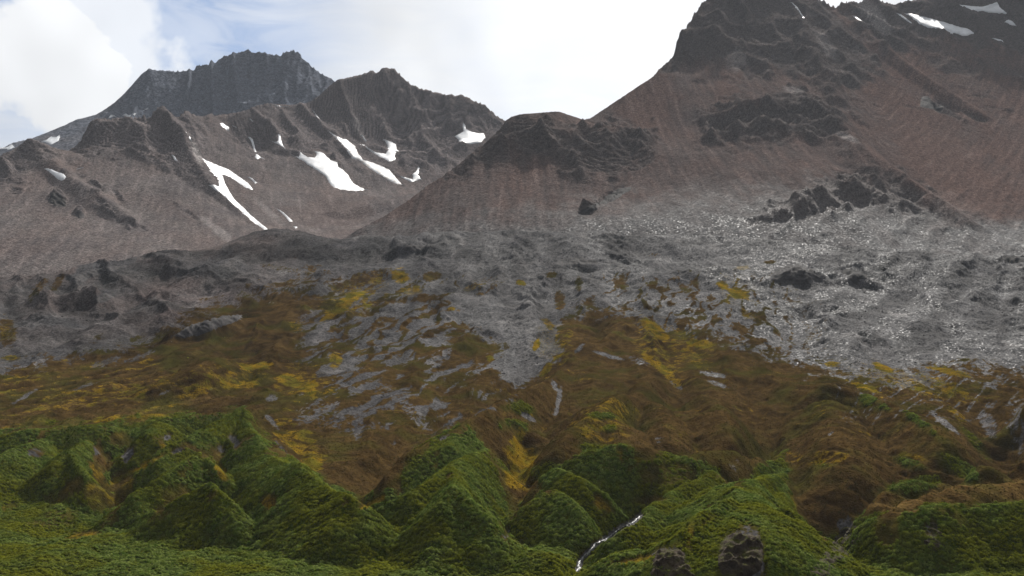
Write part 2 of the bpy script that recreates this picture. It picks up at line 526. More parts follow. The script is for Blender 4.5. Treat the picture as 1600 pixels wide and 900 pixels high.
# ------------------------------------------------------------------ where old snow lies (outline, description, dirt)
SNOW = [
    ('B', [(314, 246), (325, 251), (340, 258), (358, 265), (369, 273), (381, 281), (390, 288), (395, 296), (393, 299), (380, 293), (369, 285), (359, 278), (348, 275), (350, 283), (354, 291), (360, 302), (367, 312), (380, 324), (393, 337),
          (408, 349), (420, 359), (413, 360), (403, 353), (392, 345), (371, 326), (353, 313), (343, 305), (334, 298), (325, 289), (333, 288), (342, 291), (340, 284), (336, 277), (329, 269), (322, 258)],
     'long forked snow tongue running down to the dark hump in the middle', 0.15),
    ('B', [(421, 219), (428, 221), (433, 221), (434, 210), (438, 210), (439, 218), (442, 227), (452, 239), (460, 243), (467, 245), (468, 236), (474, 241), (480, 245), (492, 246), (495, 242), (489, 235), (504, 238), (510, 244), (516, 250), (527, 253),
          (528, 260), (536, 265), (543, 272), (547, 279), (552, 286), (562, 292), (577, 297), (556, 300), (535, 298), (522, 295), (513, 287), (509, 278), (498, 270), (482, 260), (468, 250), (455, 241), (440, 231)],
     'largest snowfield in the cirque, with a thin Y-shaped upper end', 0.1),
    ('B', [(511, 202), (518, 207), (527, 213), (540, 217), (548, 223), (556, 229), (558, 238), (567, 249), (580, 253), (594, 258), (608, 265), (617, 276), (627, 287), (636, 291), (619, 290), (604, 282), (589, 273), (573, 262), (560, 252), (549, 249), (540, 236), (524, 218)],
     'long diagonal snow strip with dirty grey-brown lower edge', 0.8),
    ('B', [(562, 225), (569, 226), (578, 233), (588, 238), (603, 240), (606, 231), (602, 223), (598, 217), (608, 220), (619, 225), (619, 232), (624, 237), (617, 244), (619, 251), (608, 255), (593, 247), (573, 234)],
     'hook-shaped snow patch just above the long dirty strip', 0.15),
    ('B', [(724, 191), (727, 195), (728, 201), (738, 206), (748, 208), (756, 208), (759, 216), (751, 226), (731, 227), (722, 223), (715, 219), (710, 213), (716, 210), (723, 206), (722, 198)],
     'fan-shaped snow patch under the cliff, rightmost on the left mountain', 0.0),
    ('B', [(562, 210), (567, 211), (574, 223), (570, 223)], 'short snow sliver directly above the hook-shaped snow patch', 0.1),
    ('B', [(619, 272), (630, 276), (645, 280), (644, 272), (650, 268), (653, 260), (656, 262), (654, 272), (656, 277), (660, 281), (643, 287), (632, 282)], 'low L-shaped snow patch on the floor of the cirque', 0.1),
    ('B', [(387, 213), (391, 214), (395, 217), (398, 228), (401, 240), (407, 245), (414, 248), (413, 250), (407, 248), (402, 252), (398, 248), (399, 241), (393, 227)], 'thin boot-shaped snow streak between the two largest snowfields', 0.1),
    ('B', [(340, 192), (349, 192), (358, 199), (358, 205), (346, 199)], 'small oval snow patch just right of the rock pinnacles', 0.1),
    ('B', [(362, 195), (370, 198), (369, 201), (363, 199)], 'tiny snow dot next to the small oval snow patch', 0.1),
    ('B', [(388, 185), (392, 185), (396, 191), (393, 191)], 'tiny slanted snow fleck above the boot-shaped snow streak', 0.1),
    ('B', [(429, 324), (436, 327), (443, 332), (450, 338), (459, 347), (452, 348), (446, 340)], 'short snow streak above the crest of the dark hump', 0.1),
    ('B', [(458, 353), (464, 354), (466, 359), (461, 358)], 'last small snow scrap touching the crest of the dark hump', 0.1),
    ('B', [(386, 276), (390, 276), (402, 285), (400, 288), (392, 282)], 'narrow snow dash right of the forked snow tongue', 0.1),
    ('B', [(68, 263), (76, 263), (89, 268), (99, 271), (104, 277), (101, 283), (96, 285), (89, 281), (78, 271)], 'bright teardrop snow patch on the brown slope far left', 0.0),
    ('B', [(118, 264), (130, 261), (131, 263), (120, 266)], 'thin flat snow dash beside the teardrop snow patch', 0.1),
    ('B', [(425, 162), (438, 165), (451, 166), (452, 168), (438, 167), (428, 165)], 'thin snow line lying along the saddle below the far ridge', 0.1),
    ('B', [(487, 171), (491, 174), (502, 189), (500, 189), (493, 181)], 'narrow snow ribbon in the gully under the saddle', 0.2),
    ('B', [(284, 198), (288, 203), (297, 214), (300, 221), (296, 220), (289, 209)], 'snow-filled crack below the tallest rock pinnacle', 0.3),
    ('B', [(268, 241), (272, 243), (278, 252), (276, 256), (271, 249)], 'ragged snow fleck on the crag left of the forked tongue', 0.3),
    ('A', [(61, 222), (73, 218), (80, 213), (88, 214), (94, 210), (93, 222), (80, 228), (69, 224)], 'snow wedge on the far blue ridge above the left skyline hump', 0.0),
    ('A', [(-6, 234), (0, 231), (19, 225), (24, 231), (16, 236), (4, 235)], 'snow patch at the left edge on the far blue ridge', 0.0),
    ('A', [(190, 180), (196, 177), (202, 180), (213, 176), (210, 181), (200, 185)], 'notched snow patch at the foot of the far ridge', 0.1),
    ('A', [(168, 187), (173, 179), (178, 180), (181, 183), (174, 186)], 'small broken snow patch low on the far ridge shoulder', 0.2),
    ('A', [(221, 174), (231, 168), (232, 170), (224, 175)], 'thin slanting snow dash on the far ridge above the crags', 0.1),
    ('C', [(1235, 3), (1239, 4), (1247, 12), (1257, 28), (1256, 31), (1247, 18)], 'narrow snow streak near the summit of the dark right mountain', 0.1),
    ('C', [(1412, 21), (1424, 21), (1440, 25), (1456, 29), (1484, 37), (1500, 42), (1511, 44), (1522, 51), (1521, 55), (1507, 59), (1491, 54), (1469, 48), (1451, 46), (1438, 41), (1427, 32)], 'long broad snow band high on the right mountain', 0.0),
    ('C', [(1400, 20), (1408, 22), (1427, 37), (1425, 39), (1415, 34), (1405, 26)], 'slim snow strip beside the upper end of the long snow band', 0.0),
    ('C', [(1499, 7), (1518, 9), (1536, 10), (1549, 6), (1558, 3), (1562, 11), (1573, 20), (1572, 24), (1545, 22), (1518, 17), (1502, 13)], 'topmost snow patch with a peaked upper edge, at the right', 0.0),
    ('C', [(1569, 34), (1576, 30), (1583, 34), (1589, 41), (1585, 43), (1575, 40)], 'small blocky snow patch below the topmost one', 0.0),
    ('C', [(1548, 59), (1558, 60), (1567, 63), (1570, 68), (1560, 65)], 'short snow dash, lowest on the upper right mountain', 0.1),
    ('C', [(1330, 24), (1336, 25), (1351, 35), (1351, 38), (1342, 33)], 'thin snow line below the notch in the right skyline', 0.1),
]


def snow_free(L, which):
    """1 on bare ground, near 0 in the smooth hollows that hold snow"""
    m = np.zeros_like(L.PX)
    paint(m, [q[1] for q in SNOW if q[0] == which], L.PX, L.PY, 7)
    return 1 - 0.85 * m


# ------------------------------------------------------------------ far mountain
def interp_list(pts, pxs, col=1):
    a = np.array(pts, float)
    return np.interp(pxs, a[:, 0], a[:, col])


def jag(pxs, zpx, amp, seed, scale=7.0):
    """fine teeth along a skyline, in px"""
    return zpx - amp * (ridged(pxs / scale, pxs * 0 + seed, 4, seed) - 0.45)


CREST_A = [(-220, 300), (-60, 250), (0, 233), (20, 223), (50, 216), (75, 206), (100, 196), (118, 187), (135, 183), (150, 179), (165, 170), (180, 159), (195, 145),
           (207, 132), (215, 122), (225, 112), (233, 107), (240, 109), (258, 110), (275, 111), (290, 110), (304, 108), (307, 100), (314, 102), (328, 100), (340, 95),
           (346, 89), (351, 86), (356, 88), (365, 82), (374, 81), (380, 79), (386, 76), (392, 80), (405, 82), (420, 84), (439, 86), (442, 82), (450, 79), (455, 80),
           (458, 76), (461, 81), (470, 84), (472, 92), (480, 96), (488, 104), (500, 113), (512, 119), (522, 125), (545, 140), (600, 170), (700, 230)]


def make_far():
    pxs = np.arange(-200, 640, 1.7)
    yc = np.interp(pxs, [-200, 0, 150, 300, 460, 640], [2300, 2500, 2750, 2950, 2950, 2900])
    pyc = jag(pxs, interp_list(CREST_A, pxs), np.interp(pxs, [0, 200, 300, 700], [1, 1, 4, 4]), 3)
    L = Layer(pxs, yc - 480, yc, np.linspace(0, 1, 190) ** 0.9, np.array([6, 20, 60, 150, 400.]))
    ctl = [(px, py, np.interp(px, pxs, yc)) for px, py in CREST_A[::3]]
    ctl += [(-150, 300, 2150), (0, 262, 2350), (100, 240, 2480), (150, 225, 2560), (200, 200, 2660), (250, 190, 2740), (300, 195, 2740), (350, 190, 2730), (400, 175, 2740),
            (450, 175, 2740), (520, 170, 2700), (600, 190, 2650), (300, 150, 2850), (400, 130, 2860), (0, 330, 2150), (300, 330, 2350), (600, 330, 2350)]
    T = TPS([np.array(world_pt(*c)) for c in ctl])
    Z = T(L.X, L.Y)
    cliff = sstep(2250, 2600, L.Y) * sstep(120, 230, L.PX)
    Z += cliff * (ridged(L.X / 75, L.Y / 200 + L.X / 300, 4, 21, 0.42) - 0.4) * 36
    Z += fbm(L.X / 14, L.Y / 30, 3, 25) * 4 * (0.35 + cliff)
    Z = crest_fix(L, Z, world_pt(pxs, pyc, yc)[2], 30)
    k = L.nf
    Z[k:] = Z[k - 1] - (L.Y[k:] - L.yc) * 0.8
    L.finish(Z)
    rock = np.clip(cliff * 0.8 + 0.3 * fbm(L.X / 40, L.Z / 30, 4, 5) + 0.1, 0, 1)
    red = np.clip(sstep(450, 560, L.PX) * 0.7 + fbm(L.X / 80, L.Z / 60, 3, 8) * 0.4, 0, 1)
    z0 = np.zeros_like(Z)
    strata = 1 + 0.12 * fbm(L.X / 200, L.Z / 9 + L.X / 60, 3, 31)
    o = mesh_obj('far_mountain', L.verts(), grid_faces(*Z.shape), M_FAR,
                 dict(rock=rock, red=red, heath=z0, moss=z0, green=z0, pale=z0, tone=strata, wet=z0))
    tag(o, 'blue-grey jagged far ridge standing highest behind the brown slopes', 'mountain', kind='structure')
    return L


# ------------------------------------------------------------------ left mountain
CREST_B = [(-220, 275), (-60, 255), (0, 246), (10, 240), (22, 232), (32, 226), (40, 222), (55, 221), (70, 224), (82, 230), (95, 235), (106, 236), (112, 231), (120, 230),
           (126, 224), (129, 212), (135, 203), (139, 192), (148, 186), (158, 185), (170, 186), (185, 184), (196, 187), (207, 184), (215, 182), (222, 184), (225, 178), (229, 184),
           (236, 182), (239, 174), (245, 169), (252, 167), (258, 169), (264, 173), (270, 180), (278, 187), (284, 180), (288, 174), (292, 171), (296, 175), (302, 178), (312, 182),
           (325, 182), (340, 180), (360, 177), (385, 172), (400, 165), (413, 162), (428, 162), (455, 164), (480, 161), (498, 150), (515, 134), (528, 124), (545, 121),
           (560, 117), (574, 113), (582, 110), (590, 114), (598, 108), (606, 105), (611, 107), (615, 106), (622, 113), (632, 123), (645, 133), (662, 139), (680, 144),
           (700, 148), (712, 149), (722, 148), (735, 155), (748, 160), (757, 163), (766, 172), (776, 180), (784, 186), (800, 196), (850, 230), (950, 300)]


def make_left():
    pxs = np.arange(-220, 880, 1.5)
    yc = np.interp(pxs, [-220, 0, 130, 250, 300, 415, 500, 605, 783, 900], [1500, 1620, 1740, 1800, 1930, 2180, 2280, 2450, 2450, 2300])
    pyc = jag(pxs, interp_list(CREST_B, pxs), np.interp(pxs, [0, 130, 150, 300, 330, 560, 600, 900], [1, 1, 5, 5, 2, 2, 4, 4]), 9)
    tf = np.linspace(0, 1, 290)
    L = Layer(pxs, np.full(len(pxs), 1080.), yc, tf, np.array([5, 15, 45, 120, 300.]))
    ctl = [(px, py, np.interp(px, pxs, yc)) for px, py in CREST_B[::3]]
    ctl += [(0, 330, 1380), (0, 430, 1150), (100, 330, 1420), (100, 430, 1160), (200, 260, 1640), (200, 330, 1450), (200, 400, 1230), (300, 300, 1580), (300, 380, 1320),
            (335, 255, 1830), (360, 220, 2040), (350, 320, 1590), (420, 300, 1730), (420, 240, 2020), (420, 370, 1380), (480, 200, 2170), (500, 250, 2000),
            (500, 300, 1830), (560, 210, 2250), (560, 290, 1960), (600, 170, 2370), (620, 240, 2180), (640, 290, 2030), (540, 335, 1720), (600, 335, 1720), (660, 310, 1900),
            (700, 200, 2360), (730, 225, 2290), (690, 270, 2130), (540, 385, 1380), (640, 385, 1380), (760, 260, 2220), (800, 330, 1900), (850, 385, 1480),
            (-200, 330, 1330), (-200, 430, 1130), (0, 480, 1050), (300, 440, 1080), (600, 440, 1080), (850, 440, 1080)]
    T = TPS([np.array(world_pt(*c)) for c in ctl])
    Z = T(L.X, L.Y)
    wx = fbm(L.X / 60, L.Y / 60, 3, 40) * 8
    ridges = [([(252, 172, 6), (270, 190, 16), (285, 208, 22), (298, 230, 26), (310, 252, 24), (322, 275, 18), (340, 297, 10), (370, 325, 5), (400, 350, 2)], 0.95, 2),
              ([(292, 175, 4), (300, 195, 10), (308, 215, 8)], 1.0, 2),
              ([(470, 165, 6), (500, 185, 12), (520, 205, 12), (545, 235, 8)], 0.9, 3),
              ([(606, 110, 5), (590, 140, 16), (575, 170, 18), (560, 200, 10)], 0.85, 3),
              ([(640, 135, 6), (650, 170, 18), (665, 210, 16), (680, 240, 8)], 0.9, 3),
              ([(400, 170, 6), (425, 200, 14), (440, 230, 10)], 0.9, 3),
              ([(40, 225, 5), (75, 245, 10), (110, 275, 10), (150, 300, 12), (190, 330, 8), (220, 350, 3)], 0.75, 4),
              ([(530, 330, 8), (560, 322, 11), (600, 315, 11), (640, 305, 9), (680, 290, 5)], 0.6, 6)]
    Z = add_ridges(L.X + wx, L.Y, Z, ridges, T, 1100, 2500, 4.0)
    L.finish(Z.copy())
    warp = fbm(L.X / 30, L.Y / 45, 4, 50)
    rock = np.zeros_like(Z)
    paint(rock, [[(118, 235), (140, 180), (245, 160), (300, 170), (340, 185), (330, 215), (322, 245), (345, 290), (325, 290), (300, 268), (265, 262), (230, 240), (180, 226), (150, 232)],
                 [(330, 180), (420, 158), (500, 145), (605, 100), (790, 186), (750, 235), (700, 268), (650, 275), (610, 255), (570, 250), (540, 262), (500, 240), (470, 245), (430, 225), (405, 250), (375, 232)],
                 [(40, 219), (62, 216), (86, 228), (80, 240), (40, 238)], [(-5, 245), (20, 250), (30, 270), (-5, 285)], [(-220, 270), (-20, 240), (0, 262), (-220, 320)]], L.PX, L.PY, 15, warp, 32)
    blobs(rock, [(90, 312, 14, 13, 20, 1), (124, 333, 9, 8, 20, 0.9), (150, 292, 14, 6, 25, 0.7), (160, 318, 18, 5, 35, 0.8), (185, 305, 16, 5, 40, 0.7), (180, 340, 28, 5, 35, 0.7),
                 (25, 298, 12, 6, 10, 0.6), (215, 350, 20, 4, 35, 0.6), (290, 330, 25, 4, 35, 0.5), (215, 240, 40, 5, 28, 0.8), (250, 258, 40, 6, 28, 0.8)], L.PX, L.PY, warp, 0.7)
    snowed = snow_free(L, 'B')
    rock = np.maximum(rock, 0.75 * sstep(0.18, 0.42, fbm(L.X / 55, L.Z / 30, 5, 66)) * sstep(330, 250, L.PY))
    st = L.Z / 7 + (L.X * 0.35 + L.Y * 0.1) / 9
    terr = np.abs(((st + fbm(L.X / 50, L.Y / 50, 3, 61) * 1.8) % 1.0) - 0.5)
    Z += rock * ((ridged(L.X / 85, L.Y / 110, 4, 52, 0.36) - 0.42) * 20 + (fbm(L.X / 12, L.Y / 16, 3, 55)) * 2 + terr * 8) * snowed
    Z += (1 - rock) * (fbm(L.X / 16, L.Y / 70, 4, 57) * 1.6 + fbm(L.X / 7, L.Y / 12, 3, 58) * 0.4)
    Z = crest_fix(L, Z, world_pt(pxs, pyc, yc)[2], 14)
    k = L.nf
    Z[k:] = Z[k - 1] - (L.Y[k:] - L.yc) * 0.75
    L.finish(Z)
    streak = fbm((L.X + 0.25 * L.Y) / 9, L.Y / 90, 4, 63)
    red = np.clip(0.25 + 0.9 * fbm(L.X / 90, L.Y / 130, 3, 64) + 0.5 * streak, 0, 1)
    blobs(red, [(500, 190, 50, 45, 40, 1.0), (560, 165, 60, 20, 10, 0.9), (520, 330, 90, 30, 0, 0.7)], L.PX, L.PY, warp, 0.6)
    pale = np.clip(0.5 * sstep(0.25, 0.6, streak), 0, 0.09) * (1 - rock)
    blobs(pale, [(306, 235, 6, 26, -22, 0.75), (340, 360, 8, 40, -50, 0.35), (420, 330, 30, 6, 40, 0.3), (560, 200, 25, 8, 60, 0.35)], L.PX, L.PY, warp, 0.7)  # the sliver beside the crag spur is its sunlit right flank, painted pale
    z0 = np.zeros_like(Z)
    tone = 1 + 0.40 * streak * (1 - rock) + 1.3 * (terr - 0.25) * rock
    o = mesh_obj('left_mountain', L.verts(), grid_faces(*Z.shape), M_MOUNT, dict(rock=rock, red=red, heath=z0, moss=z0, green=z0, pale=pale, tone=tone, wet=z0))
    tag(o, 'brown mountain with craggy crest, snow-filled gullies and long talus slopes', 'mountain', kind='structure')
    return L


# ------------------------------------------------------------------ right mountain
CREST_C = [(440, 440), (520, 385), (560, 358), (600, 338), (640, 312), (670, 288), (692, 276), (700, 268), (712, 261), (725, 250), (735, 242), (745, 232), (752, 227), (757, 231), (764, 224), (770, 212),
           (778, 204), (785, 196), (790, 189), (800, 182), (815, 178), (835, 177), (855, 175), (872, 174), (885, 178), (897, 184), (910, 187), (922, 185), (940, 173), (970, 153),
           (1000, 133), (1020, 120), (1025, 113), (1030, 108), (1040, 100), (1048, 93), (1053, 86), (1055, 76), (1057, 66), (1060, 58), (1066, 52), (1072, 46), (1074, 37), (1080, 32),
           (1083, 22), (1090, 15), (1094, 8), (1096, 1), (1099, 5), (1105, -2), (1115, -10), (1140, -26), (1180, -40), (1220, -34), (1250, -16), (1278, -2), (1288, 2), (1296, 8), (1304, 10),
           (1312, 9), (1318, 4), (1330, 3), (1342, 4), (1352, -2), (1366, -4), (1378, 1), (1386, 3), (1392, 7), (1400, 9), (1408, 9), (1416, 6), (1424, 3), (1434, -2), (1445, -10),
           (1480, -30), (1540, -50), (1600, -70), (1820, -110)]


def make_right():
    pxs = np.arange(440, 1820, 1.65)
    yc = np.interp(pxs, [440, 560, 690, 790, 870, 922, 1020, 1100, 1180, 1290, 1400, 1500, 1820], [1200, 1260, 1360, 1490, 1560, 1680, 1830, 2100, 2220, 2280, 2330, 2300, 2200])
    pyc = jag(pxs, interp_list(CREST_C, pxs), np.interp(pxs, [600, 690, 780, 800, 1010, 1030, 1100, 1300, 1800], [1, 3, 3, 1, 0.6, 5, 5, 6, 5]), 13)
    L = Layer(pxs, np.full(len(pxs), 1090.), yc, np.linspace(0, 1, 345) ** 1.12, np.array([5, 15, 45, 120, 300.]))
    ctl = [(px, py, np.interp(px, pxs, yc)) for px, py in CREST_C[::3]]
    ctl += [(700, 350, 1190), (800, 355, 1180), (640, 345, 1230), (800, 260, 1390), (900, 280, 1380), (900, 355, 1185), (1000, 355, 1180), (1000, 280, 1390), (980, 210, 1580), (1000, 180, 1690),
            (1100, 300, 1330), (1100, 200, 1640), (1100, 120, 1870), (1200, 150, 1760), (1200, 60, 2030), (1200, 250, 1480), (1200, 330, 1240), (1320, 270, 1430), (1320, 340, 1240),
            (1320, 200, 1660), (1320, 100, 1980), (1450, 290, 1470), (1450, 375, 1220), (1450, 200, 1760), (1450, 100, 2060), (1600, 392, 1200), (1600, 300, 1490), (1600, 200, 1780),
            (1600, 100, 2050), (1600, 20, 2200), (1800, 392, 1200), (1800, 200, 1780), (1800, 20, 2150)]
    ctl = [np.array(world_pt(*c)) for c in ctl] + [np.array(((px - CX) / F * 1080, 1080, z)) for px, z in ((450, 270), (700, 285), (900, 285), (1100, 285), (1300, 285), (1500, 285), (1800, 285))]
    T = TPS(ctl)
    Z = T(L.X, L.Y)
    wx = fbm(L.X / 50, L.Y / 50, 3, 70) * 7
    ridges = [([(1290, 165, 12), (1320, 195, 18), (1345, 225, 22), (1380, 250, 22), (1420, 278, 20), (1460, 305, 14), (1520, 345, 6)], 0.75, 5),
              ([(1102, 180, 10), (1150, 163, 18), (1200, 155, 20), (1250, 152, 22), (1290, 172, 16)], 1.0, 3),
              ([(1100, 212, 8), (1140, 196, 14), (1200, 192, 10), (1260, 200, 8), (1310, 210, 8)], 1.0, 3),
              ([(740, 243, 4), (765, 225, 8), (800, 205, 14), (850, 200, 16), (900, 205, 10)], 1.0, 3),
              ([(925, 212, 8), (945, 202, 14), (975, 200, 16), (1000, 205, 15), (1020, 215, 6)], 1.0, 3),
              ([(1195, 335, 4), (1240, 318, 8), (1290, 300, 10), (1350, 284, 12), (1400, 286, 12), (1430, 298, 8)], 0.9, 4),
              ([(1125, -5, 5), (1120, 40, 12), (1110, 80, 14), (1095, 120, 8)], 0.9, 4),
              ([(1240, 10, 6), (1260, 60, 14), (1290, 110, 16), (1310, 150, 10)], 0.9, 4),
              ([(1330, 20, 6), (1370, 60, 14), (1420, 100, 14), (1480, 140, 12), (1540, 180, 5)], 0.85, 4),
              ([(1450, 150, 6), (1480, 165, 8), (1510, 185, 4)], 0.9, 3)]
    Z = add_ridges(L.X + wx, L.Y, Z, ridges, T, 1120, 2400, 4.0)
    L.finish(Z.copy())
    warp = fbm(L.X / 26, L.Y / 40, 4, 80)
    rock = np.zeros_like(Z)
    paint(rock, [[(690, 275), (745, 226), (790, 188), (850, 190), (905, 205), (940, 195), (1020, 205), (1018, 240), (975, 262), (940, 275), (895, 280), (860, 240), (800, 240), (735, 252)],
                 [(1030, 118), (1058, 50), (1100, -5), (1180, -50), (1290, -5), (1340, 60), (1380, 110), (1330, 150), (1290, 132), (1240, 118), (1170, 112), (1140, 95), (1075, 98)],
                 [(1098, 185), (1150, 155), (1250, 142), (1310, 170), (1335, 215), (1260, 218), (1180, 222), (1098, 226)],
                 [(1180, 345), (1240, 312), (1300, 278), (1400, 272), (1445, 300), (1430, 325), (1350, 318), (1250, 335)],
                 [(1290, 0), (1440, -20), (1650, -80), (1650, 90), (1560, 75), (1480, 62), (1380, 80)]], L.PX, L.PY, 15, warp, 32)
    blobs(rock, [(1475, 168, 38, 9, 25, 0.9), (1490, 105, 60, 12, 12, 0.7), (1570, 110, 50, 12, 20, 0.7), (1520, 180, 30, 5, 25, 0.7), (920, 325, 18, 9, -25, 0.9), (950, 308, 34, 8, -32, 0.9),
                 (1000, 255, 26, 8, -20, 0.8), (1010, 240, 20, 6, 0, 0.7), (815, 255, 12, 12, 0, 0.6), (1290, 140, 40, 14, 40, 0.7), (1420, 60, 60, 12, 15, 0.7), (1340, 185, 30, 6, 35, 0.7)], L.PX, L.PY, warp, 0.7)
    rock = np.maximum(rock, 0.5 * sstep(0.2, 0.42, fbm((L.X - 0.6 * L.Z) / 90, (L.Z + 0.5 * L.X) / 30, 5, 96)) * sstep(230, 150, L.PY) * sstep(1050, 1200, L.PX))
    st = L.Z / 9 + (-L.X * 0.25 + L.Y * 0.1) / 9
    terr = np.abs(((st + fbm(L.X / 50, L.Y / 50, 3, 261) * 2.2) % 1.0) - 0.5)
    Z += rock * ((ridged(L.X / 80, L.Y / 100, 4, 82, 0.38) - 0.42) * 22 + (fbm(L.X / 12, L.Y / 16, 3, 85)) * 2.5 + terr * 7) * snow_free(L, 'C')
    rightside = sstep(1300, 1420, L.PX + (L.PY - 250) * -0.5)
    a = L.X - 0.62 * (L.Y - 1200) * rightside
    streak = fbm(a / 9, (L.Y + 0.5 * L.X * rightside) / 120, 4, 87)
    Z += (1 - rock) * (streak * 1.0 + fbm(L.X / 7, L.Y / 12, 3, 88) * 0.4)
    apron = sstep(250, 330, L.PY) * sstep(1120, 1230, L.PX)
    Z += apron * (ridged((L.X - 0.5 * L.Y + wx * 2) / 38, L.Y / 140, 3, 90) - 0.4) * 4.5
    Z = crest_fix(L, Z, world_pt(pxs, pyc, yc)[2], 14)
    k = L.nf
    Z[k:] = Z[k - 1] - (L.Y[k:] - L.yc) * 0.75
    L.finish(Z)
    grey = sstep(262, 335, L.PY + warp * 25 - 0.10 * np.abs(L.PX - 1300)) * sstep(1560, 1380, L.PX - (L.PY - 330) * 1.5)
    grey = np.maximum(grey, sstep(335, 362, L.PY + warp * 8) * sstep(980, 1130, L.PX + warp * 60)) * (0.7 + 0.3 * sstep(-0.4, 0.4, warp))
    red = np.clip(0.35 + 0.8 * fbm(L.X / 90, L.Y / 130, 3, 91) + 0.5 * streak + 0.4 * rightside, 0, 1)
    blobs(red, [(1010, 160, 70, 60, -40, 0.8), (1140, 130, 25, 60, 15, 0.8), (1400, 150, 160, 25, 28, 0.9), (1480, 260, 160, 60, 35, 0.9)], L.PX, L.PY, warp, 0.5)
    red *= (1 - grey)
    blobs(rock, [(1090, 270, 70, 60, 0, 0.25)], L.PX, L.PY, warp, 0.5)  # painted shade: rock colour darkens the left face turned from the sun
    pale = np.clip(0.4 * sstep(0.3, 0.6, streak), 0, 0.07) * (1 - rock)
    blobs(pale, [(1150, 95, 16, 22, 30, 0.35), (1240, 140, 18, 6, 10, 0.45), (1365, 25, 14, 40, -45, 0.45), (1290, 70, 30, 12, 50, 0.3), (1325, 215, 20, 5, 20, 0.5)], L.PX, L.PY, warp, 0.8)
    z0 = np.zeros_like(Z)
    tone = 1 + 0.40 * streak * (1 - rock) + 0.8 * (terr - 0.25) * rock
    rock = np.clip(rock - 0.0, 0, 1)
    o = mesh_obj('right_mountain', L.verts(), grid_faces(*Z.shape), M_RIGHT,
                 dict(rock=rock, red=red, heath=z0, moss=z0, green=z0, pale=pale, tone=tone, wet=grey))
    tag(o, 'dark reddish-brown mountain rising past the top of the picture above grey scree', 'mountain', kind='structure')
    return L


# ------------------------------------------------------------------ hillside: scree, heath and green moraine hills down to the shore
CREST_D = [(-220, 436), (0, 433), (40, 431), (60, 430), (100, 428), (112, 420), (125, 414), (142, 411), (165, 406), (185, 408), (205, 403), (230, 397), (258, 390), (280, 390), (300, 395), (312, 397),
           (330, 390), (350, 381), (370, 373), (390, 366), (410, 360), (425, 357), (440, 358), (460, 361), (480, 364), (505, 370), (525, 374), (545, 372), (565, 367), (590, 368), (615, 372),
           (640, 368), (665, 365), (690, 362), (720, 361), (745, 363), (770, 361), (800, 363), (840, 362), (880, 362), (920, 363), (960, 366), (1000, 368), (1050, 366), (1090, 364), (1130, 368),
           (1200, 374), (1300, 384), (1400, 392), (1500, 398), (1600, 400), (1820, 405)]
Y_OF = np.array([(906, 285), (900, 292), (860, 330), (820, 365), (760, 420), (700, 478), (640, 555), (600, 615), (560, 685), (520, 765), (480, 850), (440, 935), (400, 1015), (365, 1090)], float)


def y_of(py):
    return np.interp(-np.asarray(py, float), -Y_OF[:, 0], Y_OF[:, 1])


